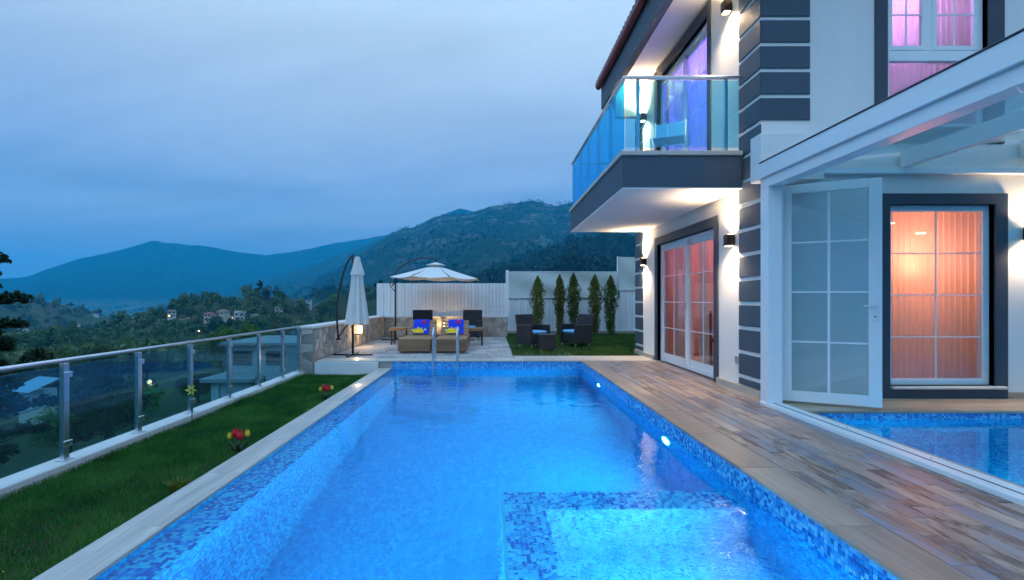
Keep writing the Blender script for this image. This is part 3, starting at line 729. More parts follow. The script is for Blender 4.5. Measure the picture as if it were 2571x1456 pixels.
# ================================================================ left kerb and glass fence
kerb = struct(MB().box(-3.83, -3.64, -.5, 9.56, -2.6, -.265), 'retaining_wall', M_plaster)
y = -.4
while y < 9.5:
    y1 = min(y+1.2, 9.555); m_ = MB().box(-.105, .105, 0, y1-y-.004, -.06, 0, .006).mesh('capstone'); m_.materials.append(M_capstone)
    link('capstone', m_, kerb, (-3.735, y, -.203)); y = y1
FX = -3.72
gf = thing('glass_fence', 'low fence of blue tinted glass panels with steel posts above the valley', 'fence', (FX, 4.0, -.2))
posts = [4.28 + .898*k for k in range(-4, 7)]
posts[-1] = 9.50
for k, yp in enumerate(posts):
    b = MB(); b.box(FX-.022, FX+.022, yp-.028, yp+.028, -.2, .645, .004); p_ = b.build('post', M_steel, gf)
    MB().box(FX-.045, FX+.045, yp-.05, yp+.05, -.2, -.192, .002).build('base_plate', M_steel, p_)
    for zz in (-.08, .52):
        MB().box(FX+.023, FX+.036, yp-.045, yp+.045, zz, zz+.05, .004).build('glass_clamp', M_steel, p_)
    if k+1 < len(posts):
        MB().box(FX-.005, FX+.005, yp+.034, posts[k+1]-.034, -.155, .615).build('pane', M_fglass, gf)
MB().tube([(FX, posts[0]-.3, .668), (FX, 9.52, .668)], .021, 12).build('handrail', M_steel, gf, True)

# ================================================================ rubble walls
def clip_poly(poly, nx, ny, c):
    """keep the side where nx*x + ny*y <= c"""
    r = []
    for i in range(len(poly)):
        p, q = poly[i], poly[(i+1) % len(poly)]; dp = nx*p[0]+ny*p[1]-c; dq = nx*q[0]+ny*q[1]-c
        if dp <= 0: r.append(p)
        if (dp < 0) != (dq < 0) and abs(dp-dq) > 1e-9:
            t = dp/(dp-dq); r.append((p[0]+(q[0]-p[0])*t, p[1]+(q[1]-p[1])*t))
    return r
def stones(parent, org, u, v, n, U, V, cell=(.21,.145), proud=.022, gap=.009):
    """irregular rubble: one chamfered block for each cell of a jittered Voronoi pattern"""
    org, u, v, n = map(Vector, (org, u, v, n)); cu, cv = cell
    nu, nv = max(1, round(U/cu)), max(1, round(V/cv)); pts = []
    for j in range(nv):
        for i in range(nu): pts.append(((i+.5+random.uniform(-.42,.42)+.25*(j % 2))*U/nu, (j+.5+random.uniform(-.36,.36))*V/nv))
    for k, p in enumerate(pts):
        poly = [(0,0),(U,0),(U,V),(0,V)]
        for m, q in enumerate(pts):
            if m == k or abs(q[0]-p[0]) > 4*cu or abs(q[1]-p[1]) > 4*cv: continue
            dx, dy = q[0]-p[0], (q[1]-p[1])*1.0; poly = clip_poly(poly, dx, dy, (q[0]**2-p[0]**2+q[1]**2-p[1]**2)/2)
            if len(poly) < 3: break
        if len(poly) < 3: continue
        gx = sum(a[0] for a in poly)/len(poly); gy = sum(a[1] for a in poly)/len(poly)
        ar = abs(sum(poly[i][0]*poly[(i+1)%len(poly)][1]-poly[(i+1)%len(poly)][0]*poly[i][1] for i in range(len(poly))))/2
        if ar < .0015: continue
        sc1 = 1-gap/math.sqrt(ar/3.14); sc2 = sc1-.018/math.sqrt(ar/3.14); d = proud*random.uniform(.45,1.35); N_ = len(poly)
        A = [org+u*(gx+(a-gx)*sc1)+v*(gy+(b_-gy)*sc1) for a, b_ in poly]; B = [q+n*d*.6 for q in A]
        tx, ty = random.uniform(-.05,.05), random.uniform(-.05,.05)
        Cc = [org+u*(gx+(a-gx)*sc2)+v*(gy+(b_-gy)*sc2)+n*(d+tx*(a-gx)+ty*(b_-gy)) for a, b_ in poly]
        mb = MB(); mb.add(A+B+Cc, [(i,(i+1)%N_,N_+(i+1)%N_,N_+i) for i in range(N_)]+[(N_+i,N_+(i+1)%N_,2*N_+(i+1)%N_,2*N_+i) for i in range(N_)]+[tuple(range(2*N_,3*N_))])
        mb.build('stone', M_stone, parent)
WT = .63
lw = thing('stone_wall', 'low rubble stone wall with white capstones along left side of terrace', 'wall', (-3.6, 9.6, -.3))
MB().box(-3.71, -3.46, 9.585, 15.9, -.6, WT).build('core', M_mortar, lw)
stones(lw, (-3.46, 9.60, .0), (0,1,0), (0,0,1), (1,0,0), 6.26, WT)
stones(lw, (-3.71, 9.585, -.30), (1,0,0), (0,0,1), (0,-1,0), .25, WT+.30)
y = 9.55
while y < 15.85:
    y1 = min(y+.62, 15.9); MB().box(-3.75, -3.41, y+.002, y1-.002, WT+.001, WT+.052, .006).build('capstone', M_capstone, lw); y = y1
bw = thing('stone_wall', 'low rubble stone wall below the white board fence at the terrace back', 'wall', (-1.5, 16, 0))
MB().box(-3.72, .55, 15.92, 16.14, -.4, WT-.02).build('core', M_mortar, bw)
stones(bw, (-3.44, 15.92, 0), (1,0,0), (0,0,1), (0,-1,0), 3.99, WT-.02)
x = -3.74
while x < .55:
    x1 = min(x+.61, .58); MB().box(x+.002, x1-.002, 15.88, 16.18, WT-.019, WT+.03, .005).build('capstone', M_capstone, bw); x = x1
# white board fence on that wall
bf = thing('board_fence', 'white vertical board fence standing on the low stone wall', 'fence', (-1.5, 16.05, WT))
x = -3.72; k = 0
while x < .50:
    x1 = x+.115; MB().box(x+.004, x1-.004, 16.03-.016*(k % 2), 16.05, WT+.031, 1.735+random.uniform(-.004,.004)).build('board', M_board, bf); x = x1; k += 1
for zz in (.85, 1.5): MB().box(-3.72, .52, 16.062, 16.10, zz, zz+.07).build('rail', M_board, bf)
MB().box(.505, .60, 15.98, 16.08, WT+.031, 2.16, .004).build('post', M_board, bf)
# taller fence on the right behind the lawn
rf = thing('board_fence', 'white board fence with pale canvas screen above, behind the cypresses', 'fence', (3, 17.6, 0))
MB().box(.60, 8.0, 17.46, 17.72, -.3, .09).build('plinth', M_mortar, rf)
stones(rf, (.62, 17.46, -.03), (1,0,0), (0,0,1), (0,-1,0), 5.0, .12, (.3,.12))
x = .62; k = 0
while x < 6.2:
    x1 = x+.115; top = 1.24 if x < 4.58 else 1.53
    MB().box(x+.004, x1-.004, 17.56-.014*(k % 2), 17.58, .091, top).build('board', M_board, rf); x = x1; k += 1
MB().box(.62, 4.57, 17.53, 17.555, 1.215, 1.26).build('rail', M_steel, rf)
MB().box(4.58, 6.2, 17.53, 17.555, 1.50, 1.545).build('rail', M_steel, rf)
def canvas(x0, x1, z0, z1, yb, nm):
    nx, nz = 40, 14; V = []; 
    for j in range(nz+1):
        for i in range(nx+1):
            u, v = i/nx, j/nz
            sag = .05*math.sin(math.pi*v)*math.sin(2.6*math.pi*(u+.35*v)) + .03*math.sin(7*u+5*v)*math.sin(math.pi*v)*math.sin(math.pi*u)
            V.append((x0+(x1-x0)*u, yb+sag, z0+(z1-z0)*v - .02*math.sin(math.pi*u)*(v)))
    b = MB(); b.add(V, [(j*(nx+1)+i, j*(nx+1)+i+1, (j+1)*(nx+1)+i+1, (j+1)*(nx+1)+i) for j in range(nz) for i in range(nx)])
    b.build(nm, M_canvas, rf, True)
canvas(.62, 4.57, 1.262, 2.20, 17.60, 'canvas_screen'); canvas(4.60, 6.2, 1.55, 2.74, 17.62, 'canvas_screen')
for xx, zt in ((.60, 2.22), (2.0, 2.22), (3.3, 2.22), (4.585, 2.76), (6.2, 2.76)):
    MB().tube([(xx, 17.68, -.1), (xx, 17.68, zt)], .018, 8).build('pole', M_steel, rf, True)
MB().tube([(.6, 17.66, 2.205), (4.58, 17.66, 2.205)], .012, 6).build('top_wire', M_steel, rf, True)

# ================================================================ villa
V0 = (5.5, 8.5, 0)
villa = thing('villa', 'two-storey white villa with slate striped corner columns and balcony', 'house', V0)
WX, WY, HY = 3.30, 5.97, 11.06
def vb(name, mat, *boxes, parent=None, bev=0):
    b = MB()
    for q in boxes: b.box(*q, bev)
    return b.build(name, mat, parent or villa)
Z1, Z2, ZR = 2.64, 3.10, 5.78
DY0, DY1, DZ = 7.20, 9.66, 2.27           # lower sliding door opening
UY0, UY1, UZ0, UZ1 = 7.42, 9.66, 3.14, 5.50
vb('pool_side_wall', M_plaster, (WX,WX+.22,6.19,DY0,-.05,6.3), (WX,WX+.22,DY1,HY,-.05,6.3), (WX,WX+.22,DY0,DY1,DZ,UZ0), (WX,WX+.22,UY1,DY1,UZ0,6.3), (WX,WX+.22,DY0,UY0,UZ0,6.3), (WX,WX+.22,UY0,UY1,UZ1,6.3))
GX0, GX1, GZ0, GZ1 = 4.86, 6.14, .15, 2.36   # ground window
QX0, QX1, QZ0, QZ1 = 4.83, 6.06, 3.30, 5.60  # upper window
XE = 9.5
vb('front_wall', M_plaster, (WX,GX0,WY,6.19,-.05,6.3), (GX1,XE,WY,6.19,-.05,6.3), (GX0,GX1,WY,6.19,-.05,GZ0), (GX0,GX1,WY,6.19,GZ1,QZ0), (GX0,GX1,WY,6.19,QZ1,6.3), (GX0-.0,QX0,WY+.003,6.187,QZ0,QZ1), (QX1,GX1,WY+.003,6.187,QZ0,QZ1))
vb('far_wall', M_plaster, (WX+.22,XE,HY-.2,HY,-.05,6.3)); vb('back_wall', M_plaster, (XE-.2,XE,6.19,HY-.2,-.05,6.3))
vb('ground_floor', M_infloor, (WX+.2,XE-.2,6.19,HY-.2,-.04,.012))
vb('storey_slab', M_soffit, (WX+.22,XE-.2,6.19,HY-.2,Z1,Z2)); vb('top_ceiling', M_soffit, (WX+.22,XE-.2,6.19,HY-.2,5.72,5.9))
vb('lining_and_light_baffles', M_inwall, (XE-.22,XE-.2,6.2,HY-.2,.02,Z1), (XE-.22,XE-.2,6.2,HY-.2,Z2,5.72), (WX+.24,XE-.23,HY-.22,HY-.202,.02,Z1), (WX+.24,XE-.23,HY-.22,HY-.202,Z2,5.72), (6.6,6.7,7.13,HY-.23,.013,Z1-.001), (WX+.23,XE-.23,7.03,7.12,.013,Z1-.001), (WX+.23,XE-.23,7.10,7.18,Z2+.001,5.719))  # last boxes: partitions added to keep the coloured room lights apart
# striped corner columns
def column(y0, y1, front, label):
    c = vb('corner_column', M_plaster, *([(WX-.012,WX-.001,y0,y1,.09,6.2)] + ([(WX-.012,3.89,WY-.012,WY-.001,2.6,6.2)] if front else [])))
    k = 0
    z = .23
    zs = [(.10, .23-.05)] + [(.23+.315*i, .23+.315*(i+1)-.05) for i in range(0, 19)]
    for z0, z1 in zs:
        if z1 > 6.2: break
        MB().box(WX-.030, WX-.0125, y0+.0 if not front else y0-.03, y1, z0, z1, .003).build('panel', M_slate, c)
        if front and z0 > 3.1: MB().box(WX-.030+.0185, 3.88, WY-.030, WY-.0125, z0, z1, .003).build('panel', M_slate, c)
column(WY, 6.45, True, ''); column(10.52, HY, False, '')
vb('skirting', M_trav, (WX-.045,WX-.0005,WY-.03,DY0-.14,-.02,.085)); vb('skirting', M_trav, (WX-.045,WX-.0005,DY1+.14,HY,-.02,.085))
# charcoal surrounds
vb('door_surround', M_dframe, (WX-.02,WX+.1,DY0-.13,DY0,0.0,DZ+.15), (WX-.02,WX+.1,DY1,DY1+.13,0.0,DZ+.15), (WX-.02,WX+.1,DY0,DY1,DZ,DZ+.15))
vb('door_surround', M_dframe, (WX-.02,WX+.1,UY0-.11,UY0,UZ0,UZ1+.2), (WX-.02,WX+.1,UY1,UY1+.13,UZ0,UZ1+.2), (WX-.02,WX+.1,UY0,UY1,UZ1,UZ1+.2))
vb('window_surround', M_dframe, (4.74,GX0,WY-.02,WY+.1,-.02,2.49), (GX1,6.29,WY-.02,WY+.1,-.02,2.49), (GX0,GX1,WY-.02,WY+.1,GZ1,2.49), (GX0,GX1,WY-.02,WY+.1,-.02,GZ0))
vb('window_surround', M_dframe, (QX0-.15,QX0,WY-.02,WY+.1,3.1,5.75), (QX1,QX1+.19,WY-.02,WY+.1,3.1,5.75), (QX0,QX1,WY-.02,WY+.1,QZ1,5.75), (QX0,QX1,WY-.02,WY+.1,3.1,QZ0))
def sliding_door(y0, y1, z0, z1, xf, name):
    """two-leaf white sliding door in the pool-side wall, muntins 2 x 4 in each leaf"""
    d = MB().box(xf, xf+.10, y0, y0+.05, z0, z1).box(xf, xf+.10, y1-.05, y1, z0, z1).box(xf, xf+.10, y0+.05, y1-.05, z0, z0+.05).box(xf, xf+.10, y0+.05, y1-.05, z1-.05, z1).build(name, M_pvc, villa)
    ym = (y0+y1)/2
    for (a, c, xo) in ((y0+.051, ym+.045, xf+.052), (ym-.045, y1-.051, xf+.006)):
        w = .085
        b = MB(); b.box(xo, xo+.042, a, a+w, z0+.051, z1-.051, .003); b.box(xo, xo+.042, c-w, c, z0+.051, z1-.051, .003)
        b.box(xo, xo+.042, a+w, c-w, z0+.051, z0+.051+w*1.25, .003); b.box(xo, xo+.042, a+w, c-w, z1-.051-w, z1-.051, .003)
        b.build('leaf_frame', M_pvc, d)
        ya, yc, za, zc_ = a+w, c-w, z0+.051+w*1.25, z1-.051-w
        MB().box(xo+.012, xo+.022, ya, yc, za, zc_).build('pane', M_glass, d)
        MB().box(xo+.004, xo+.011, (ya+yc)/2-.008, (ya+yc)/2+.008, za, zc_).build('muntin', M_pvc, d)
        for q in range(1, 4):
            zz = za+(zc_-za)*q/4; MB().box(xo+.003, xo+.0115, ya, yc, zz-.0075, zz+.0075).build('muntin', M_pvc, d)
    MB().box(xf-.012, xf+.005, ym-.02, ym+.0, z0+1.0, z0+1.16, .004).build('handle', M_steel, d)
sliding_door(DY0, DY1, .015, DZ, WX+.06, 'sliding_door'); sliding_door(UY0, UY1, UZ0+.02, UZ1, WX+.06, 'balcony_door')
# ground window: fixed light with muntins and sill
def win_frame(x0, x1, z0, z1, w, yo, parent, nm='frame', d=.06):
    return MB().box(x0, x0+w, yo, yo+d, z0, z1, .003).box(x1-w, x1, yo, yo+d, z0, z1, .003).box(x0+w, x1-w, yo, yo+d, z0, z0+w, .003).box(x0+w, x1-w, yo, yo+d, z1-w, z1, .003).build(nm, M_pvc, parent)
g1 = win_frame(GX0, GX1, GZ0, GZ1, .075, WY+.06, villa, 'window')
MB().box(GX0+.075, GX1-.075, WY+.085, WY+.094, GZ0+.075, GZ1-.075).build('pane', M_glass, g1)
MB().box(5.493, 5.509, WY+.076, WY+.084, GZ0+.075, GZ1-.075).build('muntin', M_pvc, g1)
for q in range(1, 4):
    zz = GZ0+.075+(GZ1-GZ0-.15)*q/4; MB().box(GX0+.075, GX1-.075, WY+.075, WY+.0845, zz-.0075, zz+.0075).build('muntin', M_pvc, g1)
MB().box(GX0-.0, 6.24, WY-.075, WY+.06, GZ0-.035, GZ0-.001, .01).build('sill', M_capstone, g1)
# upper window: fixed lower light, two casements above
g2 = win_frame(QX0, QX1, QZ0, QZ1, .06, WY+.06, villa, 'window')
ZT = 4.20
MB().box(QX0+.06, QX1-.06, WY+.055, WY+.12, ZT-.065, ZT+.065, .004).build('transom', M_pvc, g2)
MB().box(QX0+.06, QX1-.06, WY+.085, WY+.094, QZ0+.06, ZT-.065).build('pane', M_glass, g2)
XM = 5.40
MB().box(XM-.035, XM+.035, WY+.058, WY+.12, ZT+.065, QZ1-.06, .004).build('mullion', M_pvc, g2)
for x0, x1 in ((QX0+.06, XM-.035), (XM+.035, QX1-.06)):
    s_ = win_frame(x0, x1, ZT+.065, QZ1-.06, .055, WY+.05, g2, 'casement', .05)
    MB().box(x0+.055, x1-.055, WY+.075, WY+.082, ZT+.12, QZ1-.115).build('pane', M_glass, g2)
    MB().box((x0+x1)/2-.009, (x0+x1)/2+.009, WY+.067, WY+.074, ZT+.12, QZ1-.115).build('muntin', M_pvc, g2)
    for q in (1, 2): zz = ZT+.12+(QZ1-ZT-.235)*q/3; MB().box(x0+.055, x1-.055, WY+.066, WY+.0745, zz-.009, zz+.009).build('muntin', M_pvc, g2)
# balcony
BX0, BY0, BY1 = 1.715, 6.35, 10.46
bs = MB().box(BX0, WX-.035, BY0, BY1, Z1+.012, 3.065).build('balcony_slab', M_slate, villa)
MB().box(BX0+.0, WX-.035, BY0+.0, BY1, Z1-.0, Z1+.0115).build('balcony_soffit', M_soffit, villa)
MB().box(BX0-.03, WX-.035, BY0-.03, BY1+.03, 3.066, 3.125, .006).build('balcony_coping', M_trav, villa)
rl = MB().box(BX0+.01, BX0+.065, BY0+.01, BY1-.01, 4.075, 4.11, .006).box(BX0+.066, WX-.04, BY0+.01, BY0+.065, 4.075, 4.11, .006).box(BX0+.066, WX-.04, BY1-.065, BY1-.01, 4.075, 4.11, .006).build('balcony_railing', M_steel, villa)
def bpost(x, y): MB().box(x-.02, x+.02, y-.02, y+.02, 3.125, 4.074, .003).build('post', M_steel, rl)
def bpane(x0, x1, y0, y1, m=None): MB().box(x0, x1, y0, y1, 3.18, 4.05).build('pane', m or M_bglass, rl)
xs = [BX0+.20, 2.30+.14, 3.08]
for xx in (1.93, 3.08): bpost(xx, BY0+.06)
for a, c in ((BX0+.05, 2.30), (2.315, 2.86), (2.875, 3.24)): bpane(a, c, BY0+.03, BY0+.038); bpane(a, c, BY1-.038, BY1-.03)
ys = np.linspace(BY0+.05, BY1-.05, 6)
for q in range(5): bpane(BX0+.03, BX0+.038, ys[q]+.008, ys[q+1]-.008, M_sglass)
for q in range(1, 6): bpost(BX0+.06, ys[q]-.02*(q == 5))
# eaves: fascia beam, soffit, gutter, roof
EX, EY0, EY1 = 2.57, 5.0, 11.35
vb('fascia', M_slate, (EX,EX+.12,EY0,EY1,5.60,6.16), (EX+.12,WX+.0,HY-.0+.005,EY1,5.60,6.16))
vb('fascia_return', M_soffit, (EX+.12,WX-.001,10.50,10.62,5.12,5.76), (EX+.1201,EX+.13,EY0,10.5,5.605,5.76))
vb('eave_soffit', M_soffit, (EX+.121,WX-.001,EY0,HY,5.765,5.80))
b = MB()
pr = [(EX-.005,6.165),(EX-.005,6.10),(EX-.04,6.075),(EX-.095,6.09),(EX-.12,6.13),(EX-.125,6.21),(EX-.115,6.215),(EX-.105,6.14),(EX-.09,6.105),(EX-.04,6.09),(EX-.02,6.11),(EX-.02,6.165)]
b.prism(pr, 'y', EY0, EY1+.06); b.build('gutter', M_gutter, villa)
b = MB(); b.add([(EX-.06,EY0,6.17),(EX-.06,EY1+.05,6.17),(6.4,8.6,7.75),(6.4,EY0,7.75)], [(0,1,2,3)]); b.add([(EX-.06,EY1+.05,6.17),(XE+.6,EY1+.05,6.17),(6.4,8.6,7.75)], [(0,1,2)]); b.add([(XE+.6,EY1+.05,6.17),(XE+.6,EY0,6.17),(6.4,EY0,7.75),(6.4,8.6,7.75)], [(0,1,2,3)])
rf_ = b.build('roof', M_roof, villa)
for k in range(40):
    yy = EY0+.08+k*.16; b = MB(); b.tube([(EX-.10, yy, 6.205), (EX+.25, yy, 6.335)], .06, 8); b.build('roof_tile', M_roof, rf_, True)
vb('eave_board', M_slate, (WX+.0,XE+.5,HY+.005,EY1,5.60,6.16))

# ================================================================ glass pool enclosure
enc = thing('pool_enclosure', 'white framed glass-roofed enclosure over the indoor pool beside the deck', 'enclosure', (3.2, 5.0, 0))
E0, E1 = 3.12, 3.30
def eb(name, mat, *boxes, bev=.004):
    b = MB()
    for q in boxes: b.box(*q, bev)
    return b.build(name, mat, enc)
th = eb('threshold', M_pvc, (E0-.02,E1,-1.5,5.64,-.02,.035)); 
MB().box(E0+.06, E0+.075, -1.4, 5.5, .0351, .037).build('track_groove', M_dframe, th)
for yy in (1.9, 2.75, 3.6, 4.45): MB().lathe([(.008,0),(.008,.002)], 10, (E0+.12, yy, .0352)).build('screw', M_dframe, th)
eb('corner_post', M_pvc, (E0,E1-.02,5.50,5.66,.036,2.47)); eb('door_jamb', M_pvc, (E1-.019,E1+.07,5.62,5.70,.036,2.47)); eb('jamb_panel', M_pvc, (E1-.012,E1+.012,5.71,5.94,.0,2.47))
eb('header_track', M_pvc, (E0,E1-.02,-1.5,5.66,2.471,2.585))
eb('fascia', M_pvc, (E0-.035,E1+.02,-1.5,5.70,2.586,2.755)); eb('flashing', M_dframe, (E0-.045,E1+.04,-1.5,5.62,2.756,2.768))
eb('end_cap', M_plaster, (E0+.03,3.89,5.705,5.935,2.60,3.14))
def rz_(x): return 2.80 + .10*(x-3.14)
RXS = [3.34, 5.0, 6.45, 7.9, 9.3]
for x in RXS[1:]:
    eb('rafter', M_pvc, (x-.04,x+.04,-1.5,5.93,rz_(x)-.19,rz_(x)-.006))
for k in range(4):
    x0, x1 = RXS[k]+.002, RXS[k+1]-.002
    for y0, y1 in ((-1.5, 1.0), (1.01, 3.5), (3.51, 5.93)):
        b = MB(); b.add([(x0,y0,rz_(x0)),(x1,y0,rz_(x1)),(x1,y1,rz_(x1)),(x0,y1,rz_(x0)),(x0,y0,rz_(x0)+.008),(x1,y0,rz_(x1)+.008),(x1,y1,rz_(x1)+.008),(x0,y1,rz_(x0)+.008)], [(0,3,2,1),(4,5,6,7),(0,1,5,4),(1,2,6,5),(2,3,7,6),(3,0,4,7)]); b.build('roof_pane', M_rglass, enc)
eb('wall_plate', M_pvc, (3.9,9.4,5.90,5.965,2.72,2.80))
# open door leaf
hx, hy, tx_, ty_ = 3.40, 5.72, 4.235, 5.30
dl = thing('glass_door', 'open white framed glass door swung in over the indoor pool ledge', 'door', (hx, hy, .03), rz=math.atan2(ty_-hy, tx_-hx))
DL, DH = math.hypot(tx_-hx, ty_-hy), 2.49
b = MB(); w = .10
b.box(0, w, -.03, .03, 0, DH, .005).box(DL-w-.02, DL, -.03, .03, 0, DH, .005).box(w, DL-w-.02, -.03, .03, 0, w+.02, .005).box(w, DL-w-.02, -.03, .03, DH-w, DH, .005); b.build('frame', M_pvc, dl, world=False)
x0, x1, z0, z1 = w, DL-w-.02, w+.02, DH-w
MB().box(x0, x1, -.006, .004, z0, z1).build('pane', M_glass, dl, world=False)
MB().box((x0+x1)/2-.012, (x0+x1)/2+.012, -.015, -.007, z0, z1).build('muntin', M_pvc, dl, world=False)
for q in range(1, 4): zz = z0+(z1-z0)*q/4; MB().box(x0, x1, -.016, -.0065, zz-.009, zz+.009).build('muntin', M_pvc, dl, world=False)
h_ = MB().box(DL-.085, DL-.045, -.04, -.031, .93, 1.15, .006).build('handle_plate', M_pvc, dl, world=False)
MB().tube([(DL-.065,-.04,1.10),(DL-.065,-.075,1.10),(DL-.17,-.08,1.10)], .009, 8).build('lever', M_pvc, h_, True, world=False)
MB().lathe([(.009,0),(.009,.006)], 10).xf(Matrix.Translation((DL-.065,-.041,.985)) @ Matrix.Rotation(R(90),4,'X')).build('keyhole', M_dframe, h_, world=False)
for zz in (.3, 1.25, 2.2): MB().tube([(-.012,-.02,zz),(-.012,-.02,zz+.1)], .011, 8).build('hinge', M_pvc, dl, True, world=False)
# indoor pool
IX0, IX1, IY1, IW, IZ = 3.325, 9.3, 5.29, -.095, -1.25
b = MB(); b.quad((IX0,-1.5,IZ),(IX1,-1.5,IZ),(IX1,IY1,IZ),(IX0,IY1,IZ)); b.quad((IX0,-1.5,-.02),(IX0,IY1,-.02),(IX0,IY1,IZ),(IX0,-1.5,IZ)); b.quad((IX0,IY1,-.026),(IX1,IY1,-.026),(IX1,IY1,IZ),(IX0,IY1,IZ)); b.quad((IX1,-1.5,0),(IX1,IY1,0),(IX1,IY1,IZ),(IX1,-1.5,IZ)); b.quad((IX0,-1.5,0),(IX1,-1.5,0),(IX1,-1.5,IZ),(IX0,-1.5,IZ))
ip = struct(b, 'indoor_pool_basin', M_mosaic)
struct(MB().quad((IX0+.0005,-1.5,IW),(IX1,-1.5,IW),(IX1,IY1-.0005,IW),(IX0+.0005,IY1-.0005,IW)), 'indoor_pool_water', M_water2)
lg = struct(MB().box(IX0-.05, XE, IY1+.001, WY+.0, -.3, -.026), 'indoor_pool_ledge', M_mortar)
for (y0, y1) in ((IY1-.015, IY1+.16), (IY1+.164, IY1+.42), (IY1+.424, WY-.025)):
    x = IX0-.04
    while x < XE-.3:
        x1 = min(x+.9, XE); m_ = MB().box(0, x1-x-.004, 0, y1-y0-.004, -.025, 0, .003).mesh('plank'); m_.materials.append(M_ledge); link('plank', m_, lg, (x, y0, random.uniform(-.001,.001))); x = x1
vb('front_skirting', M_ledge, (6.30,XE,WY-.014,WY-.001,0,.07))
pool_lamp(4.0, -.5, 'underwater lamp on left wall of the indoor pool', x=IX0, sx=1, energy=26)
pool_lamp(3.2, -.5, 'underwater lamp on far right wall of the indoor pool', x=IX1, sx=-1, energy=40)
# ================================================================ wall lamps (up and down light)
def sconce(loc, n, label, up=220, dn=150):
    """box lamp on a wall whose outward normal is n = 'x' (faces -X) or 'y' (faces -Y)"""
    t = thing('wall_lamp', label, 'wall lamp', loc, 'up and down wall lamps on the villa')
    d = Vector((-1,0,0)) if n == 'x' else Vector((0,-1,0))
    def bx(a0, a1, hw, z0, z1, bev=.004):
        b = MB(); 
        if n == 'x': b.box(-a1, -a0, -hw, hw, z0, z1, bev)
        else: b.box(-hw, hw, -a1, -a0, z0, z1, bev)
        return b
    body = bx(.02, .125, .055, -.075, .075); body.build('body', M_bronze, t, world=False)
    bx(.0005, .0195, .03, -.05, .05).build('wall_plate', M_bronze, t, world=False)
    for s in (-1, 1):
        b = bx(.035, .11, .042, s*.0755 if s > 0 else -.0775, .0775 if s > 0 else -.0755, 0); b.build('lens', M_warm, t, world=False)
        p = Vector(loc) + d*.07 + Vector((0,0,s*.09))
        lamp('beam', 'SPOT', p, t, up if s > 0 else dn, (1,.70,.42), (R(180) if s > 0 else 0, 0, 0), spot_size=R(145), spot_blend=1.0, shadow_soft_size=.03)
    return t
sconce((WX-.001, 6.62, 2.0), 'x', 'bronze wall lamp below the balcony beside the near striped column')
sconce((WX-.001, 10.36, 2.0), 'x', 'bronze wall lamp below the balcony at the far house corner')
sconce((WX-.001, 6.70, 5.20), 'x', 'bronze wall lamp above the balcony rail beside the near column')
sconce((WX-.001, 10.36, 5.05), 'x', 'bronze wall lamp on balcony wall seen through the railing glass')
sconce((6.52, WY-.001, 2.0), 'y', 'bronze wall lamp right of the curtained window over indoor pool', 70, 70)
t = MB().box(WX-.03, WX-.0005, 6.49, 6.56, .35, .45, .006).build('wall_socket', M_steel); tag(t, 'small grey socket box low on wall beside the near column', 'socket')

# ---------------------------------------------------------------- rooms
def ceiling_lamp(loc, label, e, col, drop=.2, hang=0):
    t = thing('ceiling_lamp', label, 'ceiling lamp', loc, 'ceiling lamps inside the villa')
    if hang: MB().tube([(0,0,0),(0,0,hang)], .004, 6).build('cord', M_black, t, True, world=False)
    MB().lathe([(.0,-.02),(.07,-.02),(.075,-.01),(.075,-.001)], 16).build('housing', M_pvc, t, True, world=False)
    MB().lathe([(0.0,-.026),(.055,-.026),(.055,-.0205)], 16).build('diffuser', M_spotdisc, t, world=False)
    lamp('room_light', 'POINT', Vector(loc)+Vector((0,0,-drop)), t, e, col, shadow_soft_size=.12)
ceiling_lamp((4.3, 8.0, Z1-.001), 'round ceiling lamp in red lit room behind the lower sliding door', 30, (1,.26,.13))
ceiling_lamp((5.0, 9.7, Z1-.001), 'round ceiling lamp deep in red lit room near the far wall', 40, (1,.12,.09))
ceiling_lamp((5.55, 6.80, 2.28), 'pendant lamp glowing behind the curtained window, left of two', 27, (1,.27,.12), .45, Z1-2.281)
ceiling_lamp((6.02, 6.85, 2.15), 'pendant lamp glowing behind the curtained window, right of two', 27, (1,.25,.11), .45, Z1-2.151)
ceiling_lamp((4.6, 8.7, 5.719), 'ceiling lamp in blue lit bedroom behind the balcony door', 210, (.16,.12,1))
ceiling_lamp((4.3, 7.6, 5.719), 'ceiling lamp in violet light just inside the balcony door', 70, (.42,.16,1))
ceiling_lamp((5.5, 6.85, 5.719), 'ceiling lamp behind the pink curtain of the upper window', 52, (.86,.32,1), .5)
def curtain(x0, y0, x1, y1, z0, z1, label, amp=.035, waves=14):
    n = waves*8; V = []; L_ = Vector((x1-x0, y1-y0, 0)); nrm = Vector((-L_.y, L_.x, 0)).normalized()
    for j in range(2):
        for i in range(n+1):
            u = i/n; w = math.sin(u*waves*2*math.pi+math.sin(u*17)*.9)*amp*(.7+.3*math.sin(u*9))
            p = Vector((x0, y0, 0))+L_*u+nrm*w; V.append((p.x, p.y, (z0, z1)[j]))
    b = MB(); b.add(V, [(i, i+1, n+2+i, n+1+i) for i in range(n)])
    o = b.build('curtain', M_curt, None, True); tag(o, label, 'curtain', 'sheer curtains behind the villa windows')
curtain(4.7, 6.34, 6.35, 6.34, .03, 2.6, 'sheer pleated curtain glowing orange behind the ground window', .03, 20)
curtain(4.7, 6.34, 6.3, 6.34, 3.12, 5.7, 'sheer pleated curtain glowing pink behind the upper window', .03, 20)
curtain(3.62, 9.2, 3.62, 9.62, .03, 2.6, 'gathered red lit curtain at far side of the lower sliding door', .05, 6)
curtain(3.64, 8.2, 3.64, 8.5, .03, 2.6, 'gathered red lit curtain at the middle of the lower sliding door', .045, 5)
curtain(3.62, 7.45, 3.62, 9.6, 3.12, 5.68, 'sheer violet lit curtain behind the balcony door', .04, 22)
